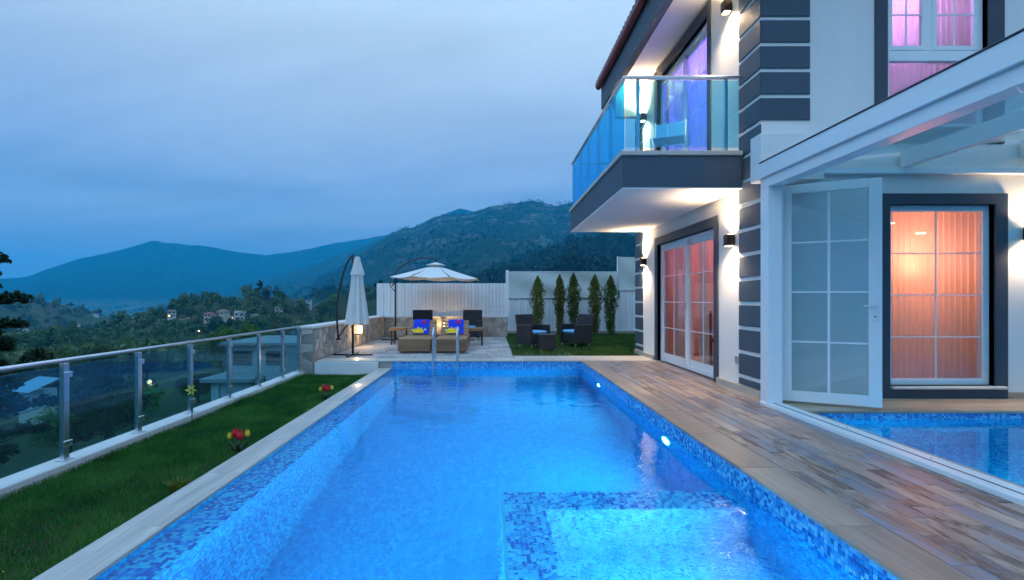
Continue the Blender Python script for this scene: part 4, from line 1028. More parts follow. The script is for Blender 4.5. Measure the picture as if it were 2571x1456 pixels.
# dining set inside
def dining_table(loc, label):
    t = thing('dining_table', label, 'table', loc)
    MB().box(-.45,.45,-.85,.85,.70,.745,.01).build('top', M_brown, t, world=False)
    for sx in (-1,1):
        for sy in (-1,1): MB().box(sx*.38-.035,sx*.38+.035,sy*.75-.035,sy*.75+.035,0,.70,.004).build('leg', M_brown, t, world=False)
dining_table((4.75, 8.6, .013), 'dark brown dining table inside the red lit room')
def dining_chair(loc, rz, label):
    t = thing('dining_chair', label, 'chair', loc, 'dining chairs inside the villa', rz)
    MB().box(-.21,.21,-.21,.21,.42,.48,.015).build('seat', M_brown, t, world=False)
    b = MB(); b.box(-.21,.21,.17,.21,.48,.98,.01); b.build('backrest', M_brown, t, world=False)
    for sx in (-1,1):
        for sy in (-1,1): MB().box(sx*.18-.02,sx*.18+.02,sy*.18-.02,sy*.18+.02,0,.42,.003).build('leg', M_brown, t, world=False)
dining_chair((4.15, 8.15, .013), R(90), 'brown dining chair nearest the glass, near end of table')
dining_chair((4.15, 9.0, .013), R(90), 'brown dining chair nearest the glass, far end of table')
dining_chair((5.35, 8.5, .013), R(-90), 'brown dining chair behind the dining table inside villa')

# balcony furniture
def folding_chair(loc, rz, label):
    t = thing('balcony_chair', label, 'chair', loc, rz=rz)
    M = M_pvc
    b = MB().box(-.21,.21,-.006,.006,0,.30,.004).xf(Matrix.Translation((0,.22,.50)) @ Matrix.Rotation(R(-12),4,'X')); b.build('backrest', M_cushion, t, world=False)
    MB().box(-.21,.21,-.2,.2,.43,.45,.006).build('seat', M_cushion, t, world=False)
    for sx in (-1,1):
        MB().tube([(sx*.22,-.22,0),(sx*.22,.20,.46),(sx*.22,.285,.82)], .012, 8).build('frame_leg', M, t, True, world=False)
        MB().tube([(sx*.235,.24,0),(sx*.235,-.2,.44)], .012, 8).build('leg', M, t, True, world=False)
folding_chair((2.66, 7.3, 3.126), R(-25), 'pale blue folding chair on the balcony behind the railing glass')
t = thing('balcony_table', 'small low table on the balcony floor beside the folding chair', 'table', (2.35, 8.3, 3.126))
MB().lathe([(0,.44),(.30,.44),(.30,.46),(0,.46)], 24).build('top', M_pvc, t, world=False); MB().tube([(0,0,.02),(0,0,.44)], .02, 8).build('stem', M_steel, t, True, world=False); MB().lathe([(.2,0),(.2,.02)], 20).build('base', M_steel, t, world=False)

# ================================================================ terrace lanterns
def lantern(loc, nx, ny, label, e=9):
    t = thing('wall_lantern', label, 'lantern', loc, 'warm lanterns on the terrace walls')
    b = MB().box(-.05,.05,-.05,.05,-.10,.10,.006); b.build('diffuser', M_lantern, t, world=False)
    MB().box(-.058,.058,-.058,.058,.1005,.118,.004).build('cap', M_black, t, world=False); MB().box(-.058,.058,-.058,.058,-.118,-.1005,.004).build('base', M_black, t, world=False)
    MB().box(min(-.02,nx*.1),max(.02,nx*.1),min(-.02,ny*.1),max(.02,ny*.1),-.135,-.1185,.002).build('bracket', M_black, t, world=False)
    lamp('lantern_light', 'POINT', Vector(loc)+Vector((-nx*.12,-ny*.12,.0)), t, e, (1,.62,.26), shadow_soft_size=.06)
lantern((-3.335, 12.5, .44), -1, 0, 'lit warm lantern on the left stone wall behind the folded umbrella', 16)
lantern((-1.52, 15.80, .40), 0, 1, 'lit warm lantern on the back stone wall between the two chairs', 16)
def floor_spot(loc, label, e=1.6):
    t = thing('floor_lamp', label, 'recessed light', loc, 'recessed warm lights in the paving')
    MB().lathe([(.045,0),(.045,.004),(.035,.004),(.035,.0015)], 20).build('trim', M_steel, t, True, world=False)
    MB().lathe([(0.0,.0012),(.034,.0012),(.034,.0020)], 20).build('lens', M_warm, t, world=False)
    lamp('spot_light', 'POINT', Vector(loc)+Vector((0,0,.05)), t, e, (1,.66,.32), shadow_soft_size=.03)
floor_spot((-2.72, 9.98, .0), 'round warm light set in the terrace edge below the folded umbrella')
floor_spot((-2.08, 7.7, CLZ), 'round warm light set in the left pool coping', .8)

# ================================================================ umbrellas
def closed_umbrella():
    o = (-2.96, 10.55, 0); s = 10.55/F
    t = thing('folded_umbrella', 'folded white cantilever umbrella with curved black arm at terrace front', 'umbrella', o)
    P = lambda x, y: ((x-887)*s, 0, HC-(y-CY)*s)
    MB().tube([(0,0,.03), (0,0,2.16)], .024, 10).build('mast', M_black, t, True, world=False)
    arc = [(888,638),(880,648),(872,662),(864,684),(857,708),(851,735),(848,762),(847,790),(848,820),(851,850)]
    MB().tube([P(*q) for q in arc], .02, 10).build('curved_arm', M_black, t, True, world=False)
    MB().tube([P(851,848), P(862,830), P(886,797)], .014, 8).build('strut', M_black, t, True, world=False)
    MB().tube([P(846,851), P(857,851)], .022, 8).build('crank_grip', M_black, t, True, world=False)
    b = MB(); n = 48; prof = [(647,.06),(668,.085),(690,.10),(720,.115),(760,.155),(800,.195),(813,.20)]; V = []
    for y, r in prof:
        z = HC-(y-CY)*s
        for k in range(n):
            a = 2*math.pi*k/n; f = 1+.30*math.cos(8*a+y*.004)*min(1, (y-640)/60); V.append((.095+r*f*math.cos(a), r*f*math.sin(a)*.8, z+.02*math.cos(8*a)*(y > 800)))
    b.add(V, [(i*n+k, i*n+(k+1)%n, (i+1)*n+(k+1)%n, (i+1)*n+k) for i in range(len(prof)-1) for k in range(n)]); b.add([V[k] for k in range(n)], [tuple(range(n))])
    c = b.build('canopy', M_umb, t, True, world=False)
    b = MB(); V = []
    pr = [(644,.03),(660,.07),(690,.135)]
    for y, r in pr:
        for k in range(n):
            a = 2*math.pi*k/n; f = 1+.22*math.cos(8*a+.6); V.append((.10+r*f*math.cos(a), r*f*math.sin(a)*.8, HC-(y-CY)*s))
    b.add(V, [(i*n+k, i*n+(k+1)%n, (i+1)*n+(k+1)%n, (i+1)*n+k) for i in range(2) for k in range(n)]); b.build('vent_flap', M_umb, c, True, world=False)
    for k, (dx, dy) in enumerate(((.42,0),(-.42,0),(0,.42),(0,-.42))):
        MB().box(min(0,dx)-.03*(dx==0), max(0,dx)+.03*(dx==0), min(0,dy)-.03*(dy==0), max(0,dy)+.03*(dy==0), .002+.004*(k//2), .035+.004*(k//2), .004).build('base_bar', M_black, t, world=False)
closed_umbrella()
def open_umbrella():
    Yp = 14.5; o = ((993-CX)*Yp/F, Yp, 0); s = Yp/F
    t = thing('open_umbrella', 'open white cantilever umbrella shading the terrace back', 'umbrella', o)
    cxo = (1094-993)*s; zr, za = 1.86, 2.27; rad = 1.36; n = 8
    MB().tube([(0,0,.03), (0,0,1.96)], .026, 10).build('mast', M_black, t, True, world=False)
    MB().tube([(-.10,0,1.60),(-.02,0,1.72),(.0,0,1.95),(.12,0,2.15),(.45,0,2.36),(.85,0,2.44),(cxo,0,2.40),(cxo,0,2.28)], .02, 8).build('curved_arm', M_black, t, True, world=False)
    MB().tube([(0,0,1.42),(-.12,0,1.55),(-.22,0,1.80)], .012, 8).build('strut', M_black, t, True, world=False)
    b = MB(); V = []; fs = []
    m = 6; tilt = -.03
    for i in range(m+1):
        u = i/m
        for k in range(n*4):
            a = 2*math.pi*(k)/(n*4)+R(22.5); seg = (k % 4)/4; sag = math.sin(math.pi*seg)
            rr = rad*(.10+.90*u)*(math.cos(math.pi/n)/math.cos(((a-R(22.5)) % (2*math.pi/n))-math.pi/n))
            z = za-.03-(za-zr)*(.10+.90*u)**.9 - .045*sag*u - tilt*0
            x = rr*math.cos(a); V.append((cxo+x, rr*math.sin(a), z-x*.022))
    N4 = n*4
    b.add(V, [(i*N4+k, i*N4+(k+1)%N4, (i+1)*N4+(k+1)%N4, (i+1)*N4+k) for i in range(m) for k in range(N4)])
    c = b.build('canopy', M_umb, t, world=False)
    b = MB(); V = [(cxo, 0, za+.04)]
    for k in range(16): a = 2*math.pi*k/16; V.append((cxo+.30*math.cos(a), .30*math.sin(a), za-.055))
    b.add(V, [(0, 1+k, 1+(k+1)%16) for k in range(16)]); b.build('vent_cap', M_umb, c, world=False)
    MB().lathe([(.045,0),(.045,.12)], 12, (cxo,0,za-.30)).build('hub', M_black, t, world=False)
    for k in range(n):
        a = 2*math.pi*k/n+R(22.5); x, y = math.cos(a), math.sin(a)
        MB().tube([(cxo+.05*x,.05*y,za-.10), (cxo+rad*.99*x, rad*.99*y, zr-.02-rad*x*.022)], .011, 6).build('rib', M_black, t, True, world=False)
        MB().tube([(cxo+.05*x,.05*y,za-.26), (cxo+rad*.52*x, rad*.52*y, za-.245)], .008, 6).build('stretcher', M_black, t, True, world=False)
    MB().tube([(cxo,0,za+.03),(cxo,0,za+.14)], .018, 8).build('finial', M_black, t, True, world=False)
    for k, (dx, dy) in enumerate(((.42,0),(-.42,0),(0,.42),(0,-.42))):
        MB().box(min(0,dx)-.03*(dx==0), max(0,dx)+.03*(dx==0), min(0,dy)-.03*(dy==0), max(0,dy)+.03*(dy==0), .002+.004*(k//2), .035+.004*(k//2), .004).build('base_bar', M_black, t, world=False)
open_umbrella()

# ================================================================ loungers with towels
def towel_mats():
    m, N, L = newmat('towel_blue'); P = pos(N)
    f = noise(N, L, P, 60, 3); c = mixcol(N, L, f, (.004,.03,.55), (.02,.06,.75)); p = princ(N, L, c, .95, 0, noise(N, L, P, 400, 2), .4, .003); out(N, L, p.outputs[0]); return m
M_towel = towel_mats()
M_tgreen = pbr('towel_green', (.02,.16,.05), .95); M_twhite = pbr('towel_white', (.75,.78,.75), .95); M_tred = pbr('towel_red', (.6,.01,.08), .95); M_tyel = pbr('towel_yellow', (.85,.58,.02), .95)
M_dteak = wood_mat('dark_teak', [(0,(.22,.12,.06)),(1,(.28,.155,.08))], 'x', .5)
def lounger(x, label, flip, lab2):
    t = thing('sun_lounger', label, 'sun lounger', (x, 10.9, 0), 'wooden loungers side by side at the pool end')
    w = .355
    fr = MB().box(-w,-w+.03,0,2.0,.05,.30,.004).box(w-.03,w,0,2.0,.05,.30,.004).box(-w+.03,w-.03,0,.025,.05,.30,.004).box(-w+.03,w-.03,1.97,2.0,.05,.30,.004).build('frame', M_dteak, t, world=False)
    for sx in (-1,1):
        for yy in (.06, 1.9): MB().box(sx*(w-.06)-.03, sx*(w-.06)+.03, yy, yy+.06, 0, .0495, .003).build('leg', M_teak, t, world=False)
    for k in range(11):
        y0 = .03+k*.103; MB().box(-w+.002, w-.002, y0, y0+.09, .301, .32, .003).build('slat', M_teak, t, world=False)
    bk = MB().box(-w+.01,-w+.05,-.02,.01,0,.46,.003).box(w-.05,w-.01,-.02,.01,0,.46,.003)
    Mx = Matrix.Translation((0,1.22,.305)) @ Matrix.Rotation(R(-38),4,'X')
    bk.xf(Mx); bo = bk.build('backrest', M_teak, t, world=False)
    for k in range(5): MB().box(-w+.012,w-.012,-.034,-.021,.01+k*.09,.085+k*.09,.003).xf(Mx).build('back_slat', M_teak, bo, world=False)
    # towel over the backrest
    tw = thing('beach_towel', lab2, 'towel', (x, 10.9, 0), 'blue patterned towels on the loungers')
    b = MB(); n = 16; V = []
    path = [(-.052,.02),(-.050,.15),(-.048,.30),(-.045,.44),(-.03,.475),(.0,.478),(.018,.46),(.022,.30)]
    tws = .20 if not flip else .19; ox = -.02 if not flip else .03
    for (py, pz) in path:
        for i in range(n+1):
            u = i/n; V.append((ox-tws+2*tws*u+.006*math.sin(pz*20), py-.004*math.sin(u*25), pz))
    b.add(V, [(j*(n+1)+i, j*(n+1)+i+1, (j+1)*(n+1)+i+1, (j+1)*(n+1)+i) for j in range(len(path)-1) for i in range(n)]); b.xf(Mx); b.build('cloth', M_towel, tw, True, world=False)
    def patch(pts, mat, nm, d=.0605):
        q = MB(); q.add([(ox+p[0], -d, p[1]) for p in pts], [tuple(range(len(pts)))]); q.xf(Mx); q.build(nm, mat, tw, world=False)
    def petal(cx, cz, a, l, wd): 
        ca, sa = math.cos(a), math.sin(a); return [(cx+ca*u*l-sa*v*wd, cz+sa*u*l+ca*v*wd) for u, v in ((0,0),(.35,.5),(.7,.4),(1,0),(.7,-.4),(.35,-.5))]
    fx = -.06 if not flip else -.10
    for k, a in enumerate((20, 55, 95, 135, 165)): patch(petal(fx, .07, R(a), .17, .07), M_tyel, 'print', .0605+.0012*k)
    patch([(fx-.13,.035),(fx+.14,.035),(fx+.12,.075),(fx-.12,.075)], M_tyel, 'print', .0690)
    for cx_2, cz_2 in ((fx+.19,.16),(fx-.12,.15)): patch(petal(cx_2-.04, cz_2, .6, .09, .05), M_tgreen, 'print', .0700); patch(petal(cx_2-.02, cz_2-.05, 1.6, .06, .05), M_twhite, 'print', .0712)
    rx = .06 if not flip else .05
    patch([(rx+.055*math.cos(k*.524)*1.25, .375+.042*math.sin(k*.524)) for k in range(12)], M_tred, 'print', .0605)
lounger(-1.70, 'left wooden sun lounger with raised back at pool end', False, 'blue towel with yellow flower print hung on the left lounger back')
lounger(-.885, 'right wooden sun lounger with raised back at pool end', True, 'blue towel with red spot hung on the right lounger back')
def side_table(loc, label):
    t = thing('side_table', label, 'table', loc, 'low wooden tables beside the loungers')
    for k in range(5): MB().box(-.24+k*.097,-.24+k*.097+.09,-.24,.24,.43,.45,.003).build('slat', M_teak, t, world=False)
    MB().box(-.235,.235,-.235,.235,.38,.4295,.003).build('apron', M_teak, t, world=False)
    for sx in (-1,1):
        for sy in (-1,1): MB().box(sx*.2-.02,sx*.2+.02,sy*.2-.02,sy*.2+.02,0,.3795,.003).build('leg', M_black, t, world=False)
side_table((-2.42, 13.2, 0), 'low wooden table left of the loungers below the open umbrella')
side_table((-.42, 13.0, 0), 'low wooden table right of the loungers before a dark chair')

# ================================================================ rattan seating
def rattan_chair(loc, rz, label, group, tall=.80):
    t = thing('rattan_armchair', label, 'armchair', loc, group, rz)
    # local: faces -Y
    MB().box(-.27,.27,-.24,.27,.10,.34,.015).build('seat_base', M_rattan, t, world=False)
    MB().box(-.25,.25,-.255,.20,.341,.42,.03).build('cushion', M_cushion, t, world=False)
    for sx in (-1,1):
        MB().box(sx*.305-.034,sx*.305+.034,-.27,.28,.08,.57,.015).build('arm', M_rattan, t, world=False)
    b = MB().box(-.30,.30,-.035,.035,0,.53,.015).xf(Matrix.Translation((0,.27,tall-.50)) @ Matrix.Rotation(R(-9),4,'X')); b.build('backrest', M_rattan, t, world=False)
    for sx in (-1,1):
        for sy in (-1,1): MB().box(sx*.27-.02,sx*.27+.02,sy*.22-.02,sy*.22+.02,0,.099,.003).build('leg', M_steel, t, world=False)
GRP = 'black rattan armchairs'
rattan_chair((1.10, 12.45, -.005), R(38), 'black rattan armchair on the lawn left of the cube table', GRP)
rattan_chair((2.22, 12.75, -.005), R(-62), 'black rattan armchair on the lawn turned left beside the cypresses', GRP)
rattan_chair((-1.98, 14.6, 0), R(14), 'black rattan armchair on terrace behind the left lounger', GRP, .86)
rattan_chair((-.62, 14.6, 0), R(-14), 'black rattan armchair on terrace behind the right lounger', GRP, .86)
t = thing('rattan_table', 'black rattan cube table on the lawn between two armchairs', 'table', (1.36, 11.75, -.005))
MB().box(-.20,.20,-.20,.20,.03,.36,.012).build('body', M_rattan, t, world=False); MB().box(-.21,.21,-.21,.21,.361,.375,.004).build('top', M_black, t, world=False)
for sx in (-1,1):
    for sy in (-1,1): MB().box(sx*.17-.015,sx*.17+.015,sy*.17-.015,sy*.17+.015,0,.0295).build('foot', M_steel, t, world=False)

# ================================================================ pool ladder
def ladder():
    t = thing('pool_ladder', 'stainless steel pool ladder with two arched handrails at the far end', 'ladder', (-.885, 9.65, 0))
    for sx in (-1, 1):
        x = sx*.235
        path = [(x,-.06,-1.1),(x,-.06,-.1),(x,-.06,.45)]
        for k in range(7):
            a = math.pi*k/6; path.append((x, -.06+.17-.17*math.cos(a), .50+.14*math.sin(a)))
        path += [(x,.28,.40),(x,.285,.2),(x,.285,.0)]
        MB().tube(path, .021, 10).build('handrail', M_steel, t, True, world=False)
        MB().lathe([(.045,0),(.04,.012)], 14, (x,.285,.001)).build('flange', M_steel, t, True, world=False)
    for z in (-.45, -.72, -.98): MB().box(-.22,.22,-.10,-.03,z-.012,z+.012,.004).build('step', M_steel, t, world=False)
ladder()

# ================================================================ garden flower stakes
def tulip(parent, x, y, h, mat, sc=1.0):
    st = MB().tube([(x*.3,y*.3,0),(x*.8,y*.8,h*.6),(x,y,h)], .004, 6).build('stem', M_leafdk, parent, True, world=False)
    b = MB(); n = 12; pr = [(.008,0),(.024,.012),(.030,.035),(.027,.06),(.020,.08)]; V = []
    for r, z in pr:
        for k in range(n): a = 2*math.pi*k/n; f = 1+.10*math.cos(3*a); zz = z+(.012*math.cos(3*a) if z > .07 else 0); V.append((x+r*sc*f*math.cos(a), y+r*sc*f*math.sin(a), h+zz*sc))
    b.add(V, [(i*n+k, i*n+(k+1)%n, (i+1)*n+(k+1)%n, (i+1)*n+k) for i in range(4) for k in range(n)]); b.add(V[:n], [tuple(range(n))])
    b.build('petals', mat, parent, True, world=False)
def leafblade(parent, a, l, h):
    b = MB(); ca, sa = math.cos(a), math.sin(a); V = []
    for u, w in ((0,.008),(.35,.020),(.7,.016),(1,.001)):
        px, pz = u*l, h*(u*1.5-.5*u*u); 
        V += [(ca*px-sa*w, sa*px+ca*w, pz), (ca*px, sa*px, pz-.006), (ca*px+sa*w, sa*px-ca*w, pz)]
    b.add(V, [(3*i+j, 3*i+j+1, 3*i+4+j, 3*i+3+j) for i in range(3) for j in range(2)]); b.build('leaf', M_leafdk, parent, True, world=False)
def tulips(loc, label):
    t = thing('tulip_ornament', label, 'flower ornament', loc, 'red and yellow tulip ornaments on the lawn')
    tulip(t, -.028, 0, .185, M_red, 1.15); tulip(t, .034, -.03, .165, M_red, 1.2); tulip(t, -.088, 0, .165, M_yellow, .85); tulip(t, .092, .02, .185, M_yellow, .9)
    for a in (0, 1.1, 2.0, 3.1, 4.0, 5.2): leafblade(t, a, .10, .13)
    t.scale = (.88,.88,.88)
tulips((-2.42, 4.70, GZ), 'larger looking tulip ornament with red and yellow blooms nearer the camera')
tulips((-2.40, 7.15, GZ), 'tulip ornament with red and yellow blooms farther along the pool kerb')
t = thing('flower_pinwheel', 'yellow-green flower pinwheel on a thin stake before the glass fence', 'pinwheel', (-3.58, 5.88, GZ))
MB().tube([(0,0,0),(0,0,.40)], .005, 6).build('stake', M_leafdk, t, True, world=False)
for k in range(6):
    a = 2*math.pi*k/6; ca, sa = math.cos(a), math.sin(a)
    b = MB(); b.add([(ca*u-sa*w, -.012-d, .40+sa*u+ca*w) for u, w, d in ((.008,0,0),(.035,.017,.004),(.062,.004,.012),(.072,-.006,.006),(.04,-.012,0))], [(0,1,2,3,4)]); b.build('petal', M_ygreen, t, world=False)
MB().lathe([(0,0),(.013,.002),(.010,.012),(0,.016)], 10).xf(Matrix.Translation((0,-.012,.40)) @ Matrix.Rotation(R(90),4,'X')).build('centre', M_red, t, True, world=False)
for s in (-1, 1): b = MB(); b.add([(0,0,.34),(-.035-.02*s,-.005,.37+.02*s),(-.06,-.01,.35+.03*s),(-.03,0,.325)], [(0,1,2,3)]); b.build('wing', M_black, t, world=False)

# ================================================================ planting
def leaf_cloud(n, fn, size, name, mat, seed):
    """n leaf faces; fn(rng, n) -> centres, outward normals"""
    r = np.random.default_rng(seed); C, Nn = fn(r, n)
    t1 = r.normal(size=(n,3)); nn_ = Nn + .7*r.normal(size=(n,3)); nn_ /= np.linalg.norm(nn_, axis=1)[:,None]
    t1 -= nn_*(t1*nn_).sum(1)[:,None]; t1 /= np.linalg.norm(t1, axis=1)[:,None]; t2 = np.cross(nn_, t1)
    s = (size*(.6+.8*r.random(n)))[:,None]
    V = np.stack([C-t1*s, C+t2*s*.45, C+t1*s, C-t2*s*.45], 1).reshape(-1,3)
    return np_mesh(name, V, np.arange(len(V)).reshape(-1,4), mat, 4)
def cypress(x, y, h, r, mat, seed, label):
    t = thing('cypress', label, 'cypress', (x, y, -.03), 'slim cypresses in front of the white fence')
    MB().tube([(0,0,0),(0,0,h*.75)], [.022,.008], 7).build('trunk', M_bark, t, True, world=False)
    def fn(q, n):
        u = q.random(n)**.9; a = q.uniform(0, 2*math.pi, n)
        prof = np.interp(u, [0,.08,.3,.55,.75,.9,1], [.30,.55,.70,1.0,.95,.50,.04])
        lump = 1+.32*np.sin(a*3+u*11+seed)+.22*np.sin(a*5-u*23+seed*2)
        rr = r*prof*lump*(.35+.65*q.random(n)**.5); z = .10+u*(h-.10)
        C = np.stack([rr*np.cos(a), rr*np.sin(a), z], -1); Nn = np.stack([np.cos(a), np.sin(a), np.full(n,.6)], -1); return C, Nn
    link('crown', leaf_cloud(4600, fn, .033, 'crown', mat, seed), t)
for k, (px_, yt, hw, mt, dsc) in enumerate(((1350,693,21,M_cyp,'leftmost, olive green, behind the left rattan armchair'),(1405,690,17,M_cyp,'second from left and thinnest of the five'),(1440,686,20,M_cyp2,'third from left, rising behind the right rattan armchair'),(1494,690,21,M_cyp,'fourth from left with a rounded yellow-green head'),(1533,692,22,M_cyp2,'rightmost, darkest and fullest, near the house corner'))):
    Yc = 16.6; X_ = (px_-CX)*Yc/F; H_ = HC-(yt-CY)*Yc/F+.03; cypress(X_, Yc, H_, hw*Yc/F*.74, mt, 30+k, 'slim cypress, '+dsc)

def crown_fn(rx, rz, nb, seed):
    def fn(q, n):
        cen = q.normal(size=(nb,3)); cen /= np.linalg.norm(cen, axis=1)[:,None]; cen *= (q.random((nb,1))**.4)*.72
        br = q.uniform(.22,.42, nb); k = q.integers(0, nb, n)
        d = q.normal(size=(n,3)); d /= np.linalg.norm(d, axis=1)[:,None]
        C = cen[k] + d*(br[k]*(.6+.4*q.random(n)))[:,None]; C[:,0:2] *= rx; C[:,2] *= rz
        return C, d
    return fn
protos = [leaf_cloud(3600, crown_fn(1.0, .85, 26, s), .055, 'crown', None, 200+s) for s in range(4)]
TR = MB().tube([(0,0,-1.6),(.03,0,-.8),(0,.03,-.1),(.05,0,.4)], [.075,.06,.045,.02], 7)
for a in (.4, 2.3, 4.4): TR.tube([(0,0,-.35),(.35*math.cos(a),.35*math.sin(a),.15),(.6*math.cos(a),.6*math.sin(a),.35)], [.035,.022,.01], 6)
TRm = TR.mesh('trunk'); TRm.materials.append(M_bark)
def tree(x, y, z, r, h, mat, label, name='tree', cat='tree', group=None, k=0):
    """crown of radius r, height h, its base at ground z"""
    t = thing(name, label, cat, (x, y, z), group, random.uniform(0, 6.28))
    me = protos[k % 4].copy(); me.materials.clear(); me.materials.append(mat)
    c = link('crown', me, t, (0, 0, h*.58)); c.scale = (r, r, h*.48)
    tr = link('trunk', TRm, t, (0, 0, h*.58)); tr.scale = (r, r, h*.38); return t
G1 = 'dark shrubs and trees on the slope below the glass fence'
side = ['near','middle','far']
spots = []
q = random.Random(12)
for k in range(34):
    d_ = 1.2+((k*.61803) % 1)**1.6*34; yy = q.uniform(1.5, 30)+d_*.5
    spots.append((-3.9-d_, yy))
for k, (x, y) in enumerate(spots):
    d_ = -3.9-x
    if abs(x+CX*0) and -12 < x < -6 and 17 < y < 26: continue
    h = q.uniform(1.0, 1.5) if d_ < 6 else q.uniform(1.8, 3.6)
    z = hz(x, y)-.15
    lab = 'dark leafy shrub on the slope below the glass fence, hard to tell from its neighbours'
    tree(x, y, z, h*q.uniform(.5,.75), h, M_shrub if k % 3 else M_bright if k % 2 else M_wood_far, lab, 'slope_shrub', 'shrub', G1, k)
tree(-15.5, 33.5, hz(-15.5,33.5)-.3, 2.6, 4.6, M_bright, 'broad bright green tree rising beyond the glass fence end', k=1)
for k, (px_, py_, Y_, r_, h_, mt, lb) in enumerate(((560,815,70,2.6,5.0,M_bright,'bright green round tree in the valley left of the larger green tree'),(700,800,85,3.2,6.4,M_wood_far,'dark olive tree between the green tree and stone wall'),(640,800,62,3.2,5.5,M_bright,'tall bright green tree standing above the steel handrail'),(250,860,60,2.4,4.6,M_wood_far,'olive brown tree over the handrail left of centre'),(150,870,55,2.4,4.4,M_wood_far,'olive brown tree over the handrail near left edge'),(370,870,80,2.6,5.0,M_shrub,'dark tree in the valley above the fourth glass panel'),(930,795,60,2.2,5.0,M_shrub,'dark green tree just left of the white board fence'),(860,800,50,2.0,4.0,M_shrub,'dark tree seen between the folded umbrella and its curved arm'))):
    X_ = (px_-CX)*Y_/F; tree(X_, Y_, hz(X_, Y_)-.3, r_, max(h_, HC-(py_-12-CY)*Y_/F-hz(X_, Y_)), mt, lb, group='single trees in the valley beyond the fence', k=k)
# pine at the left edge
def pine():
    x0, y0 = -10.35, 9.3; z0 = hz(x0, y0)
    t = thing('pine_tree', 'dark pine tree with layered needle branches at the left edge', 'pine tree', (x0, y0, z0))
    top = 2.95-z0
    MB().tube([(0,0,0),(.05,0,top*.5),(0,.03,top)], [.12,.08,.02], 8).build('trunk', M_bark, t, True, world=False)
    cen = []
    q2 = random.Random(4)
    for k in range(46):
        u = k/46; z = top*(.18+.80*u); a = k*2.4; l = (1.0*(1-u)**.6+.25)*q2.uniform(.75,1.1)*1.2
        e_ = (l*math.cos(a), l*math.sin(a), z+.15*l)
        MB().tube([(0,0,z-.08*l),(e_[0]*.6,e_[1]*.6,z+.02),e_], [.022,.014,.006], 5).build('branch', M_bark, t, True, world=False)
        for f in (.4, .6, .8, 1.0): cen.append((e_[0]*f+q2.uniform(-.12,.12), e_[1]*f+q2.uniform(-.12,.12), z-.08*l+(.23*l)*f+q2.uniform(-.08,.1), .17+.13*q2.random()))
    cen = np.array(cen)
    def fn(qq, n):
        k = qq.integers(0, len(cen), n); d = qq.normal(size=(n,3)); d /= np.linalg.norm(d, axis=1)[:,None]; d[:,2] = np.abs(d[:,2])*.8
        return cen[k,:3]+d*cen[k,3:4]*(.3+.7*qq.random((n,1))), np.cross(d, qq.normal(size=(n,3)))
    me = leaf_cloud(34000, fn, .06, 'needles', M_pine, 8); link('crown', me, t)
pine()

# ================================================================ village houses
WALLS = [pbr('house_white', (.62,.63,.62), .8), pbr('house_cream', (.55,.50,.42), .8), pbr('house_pale_blue', (.45,.55,.60), .8)]
ROOFS = [pbr('village_tile', (.25,.09,.08), .85, var=.25), pbr('village_brown_roof', (.22,.15,.13), .85), pbr('village_grey_roof', (.30,.32,.33), .8)]
M_win = pbr('dark_pane', (.02,.025,.03), .15); M_lit = emit('lit_window', (1,.62,.28), 3.0); M_lamp = emit('street_lamp_bulb', (1,.55,.18), 60)
def house(px_, py_, wpx, label, wall=0, roof=0, storeys=2, flat=False, Yf=None, lit=False, rz=None, name='village_house', cat='house', asp=.8):
    if Yf: X_, Y_ = (px_-CX)*Yf/F, Yf; Z_ = hz(X_, Y_)
    else: X_, Y_, Z_ = ground_hit(px_, py_)
    w = .8*wpx*Y_/F; w = max(w, 4); d = w*asp; h = min(2.9, w*.42)*storeys; rz = random.uniform(-.5,.5) if rz is None else rz
    t = thing(name, label, cat, (X_, Y_, Z_-.4), 'village houses', rz)
    MB().box(-w/2,w/2,-d/2,d/2,-2,h+.4).build('wall', WALLS[wall], t, world=False)
    if flat: MB().box(-w/2-.3,w/2+.3,-d/2-.3,d/2+.3,h+.401,h+.75).build('roof', ROOFS[roof], t, world=False)
    else:
        b = MB(); e = .5; zz = h+.401; rh = min(w,d)*.28
        b.add([(-w/2-e,-d/2-e,zz),(w/2+e,-d/2-e,zz),(w/2+e,d/2+e,zz),(-w/2-e,d/2+e,zz),(-w*.2,0,zz+rh),(w*.2,0,zz+rh)], [(0,1,5,4),(1,2,5),(2,3,4,5),(3,0,4),(3,2,1,0)]); b.build('roof', ROOFS[roof], t, world=False)
    nw = max(2, int(w/2.6))
    for s in range(storeys):
        for k in range(nw):
            x = -w/2+w*(k+.5)/nw; z = .4+h/storeys*(s+.3)
            MB().box(x-.5,x+.5,-d/2-.03,-d/2-.001,z,z+h/storeys*.45).build('window', M_lit if lit and (k+s) % 3 == 0 else M_win, t, world=False)
        x = 0
    MB().box(-w*.05-.45,-w*.05+.45,-d/2-.05,-d/2-.0305,.1,2.2).build('door', M_brown, t, world=False)
    return t
house(801,806,44,'white house with red tiled roof just behind the folded umbrella arm',0,0,2,Yf=150,rz=.05)
house(772,777,22,'pale house with flat roof above the red roofed house',2,2,2,True,Yf=300,rz=.1)
house(792,776,20,'low pale blue flat roofed annex right of the pale hillside house',2,2,1,True,Yf=306,rz=.0)
house(560,803,30,'pinkish roofed house left of the minaret',1,1,2)
house(527,806,26,'cream house with red roof two houses left of the minaret',1,0,2)
house(365,846,30,'white flat roofed house low in the valley above third fence post',0,2,1,True)
house(440,840,26,'house with dull red roof right of the white flat house',0,0,1)
house(432,797,18,'small house with lit windows far up the valley',0,1,2,lit=True)
house(60,834,26,'small white house near the pine at left edge',0,2,1,True)
house(48,900,34,'low house with pinkish roof beside the pine tree',1,0,1,rz=.3)
house(290,812,30,'long pale building at foot of the far blue mountain',0,2,1,True)
house(640,808,24,'small cream house half hidden by the bright green trees',1,1,2)
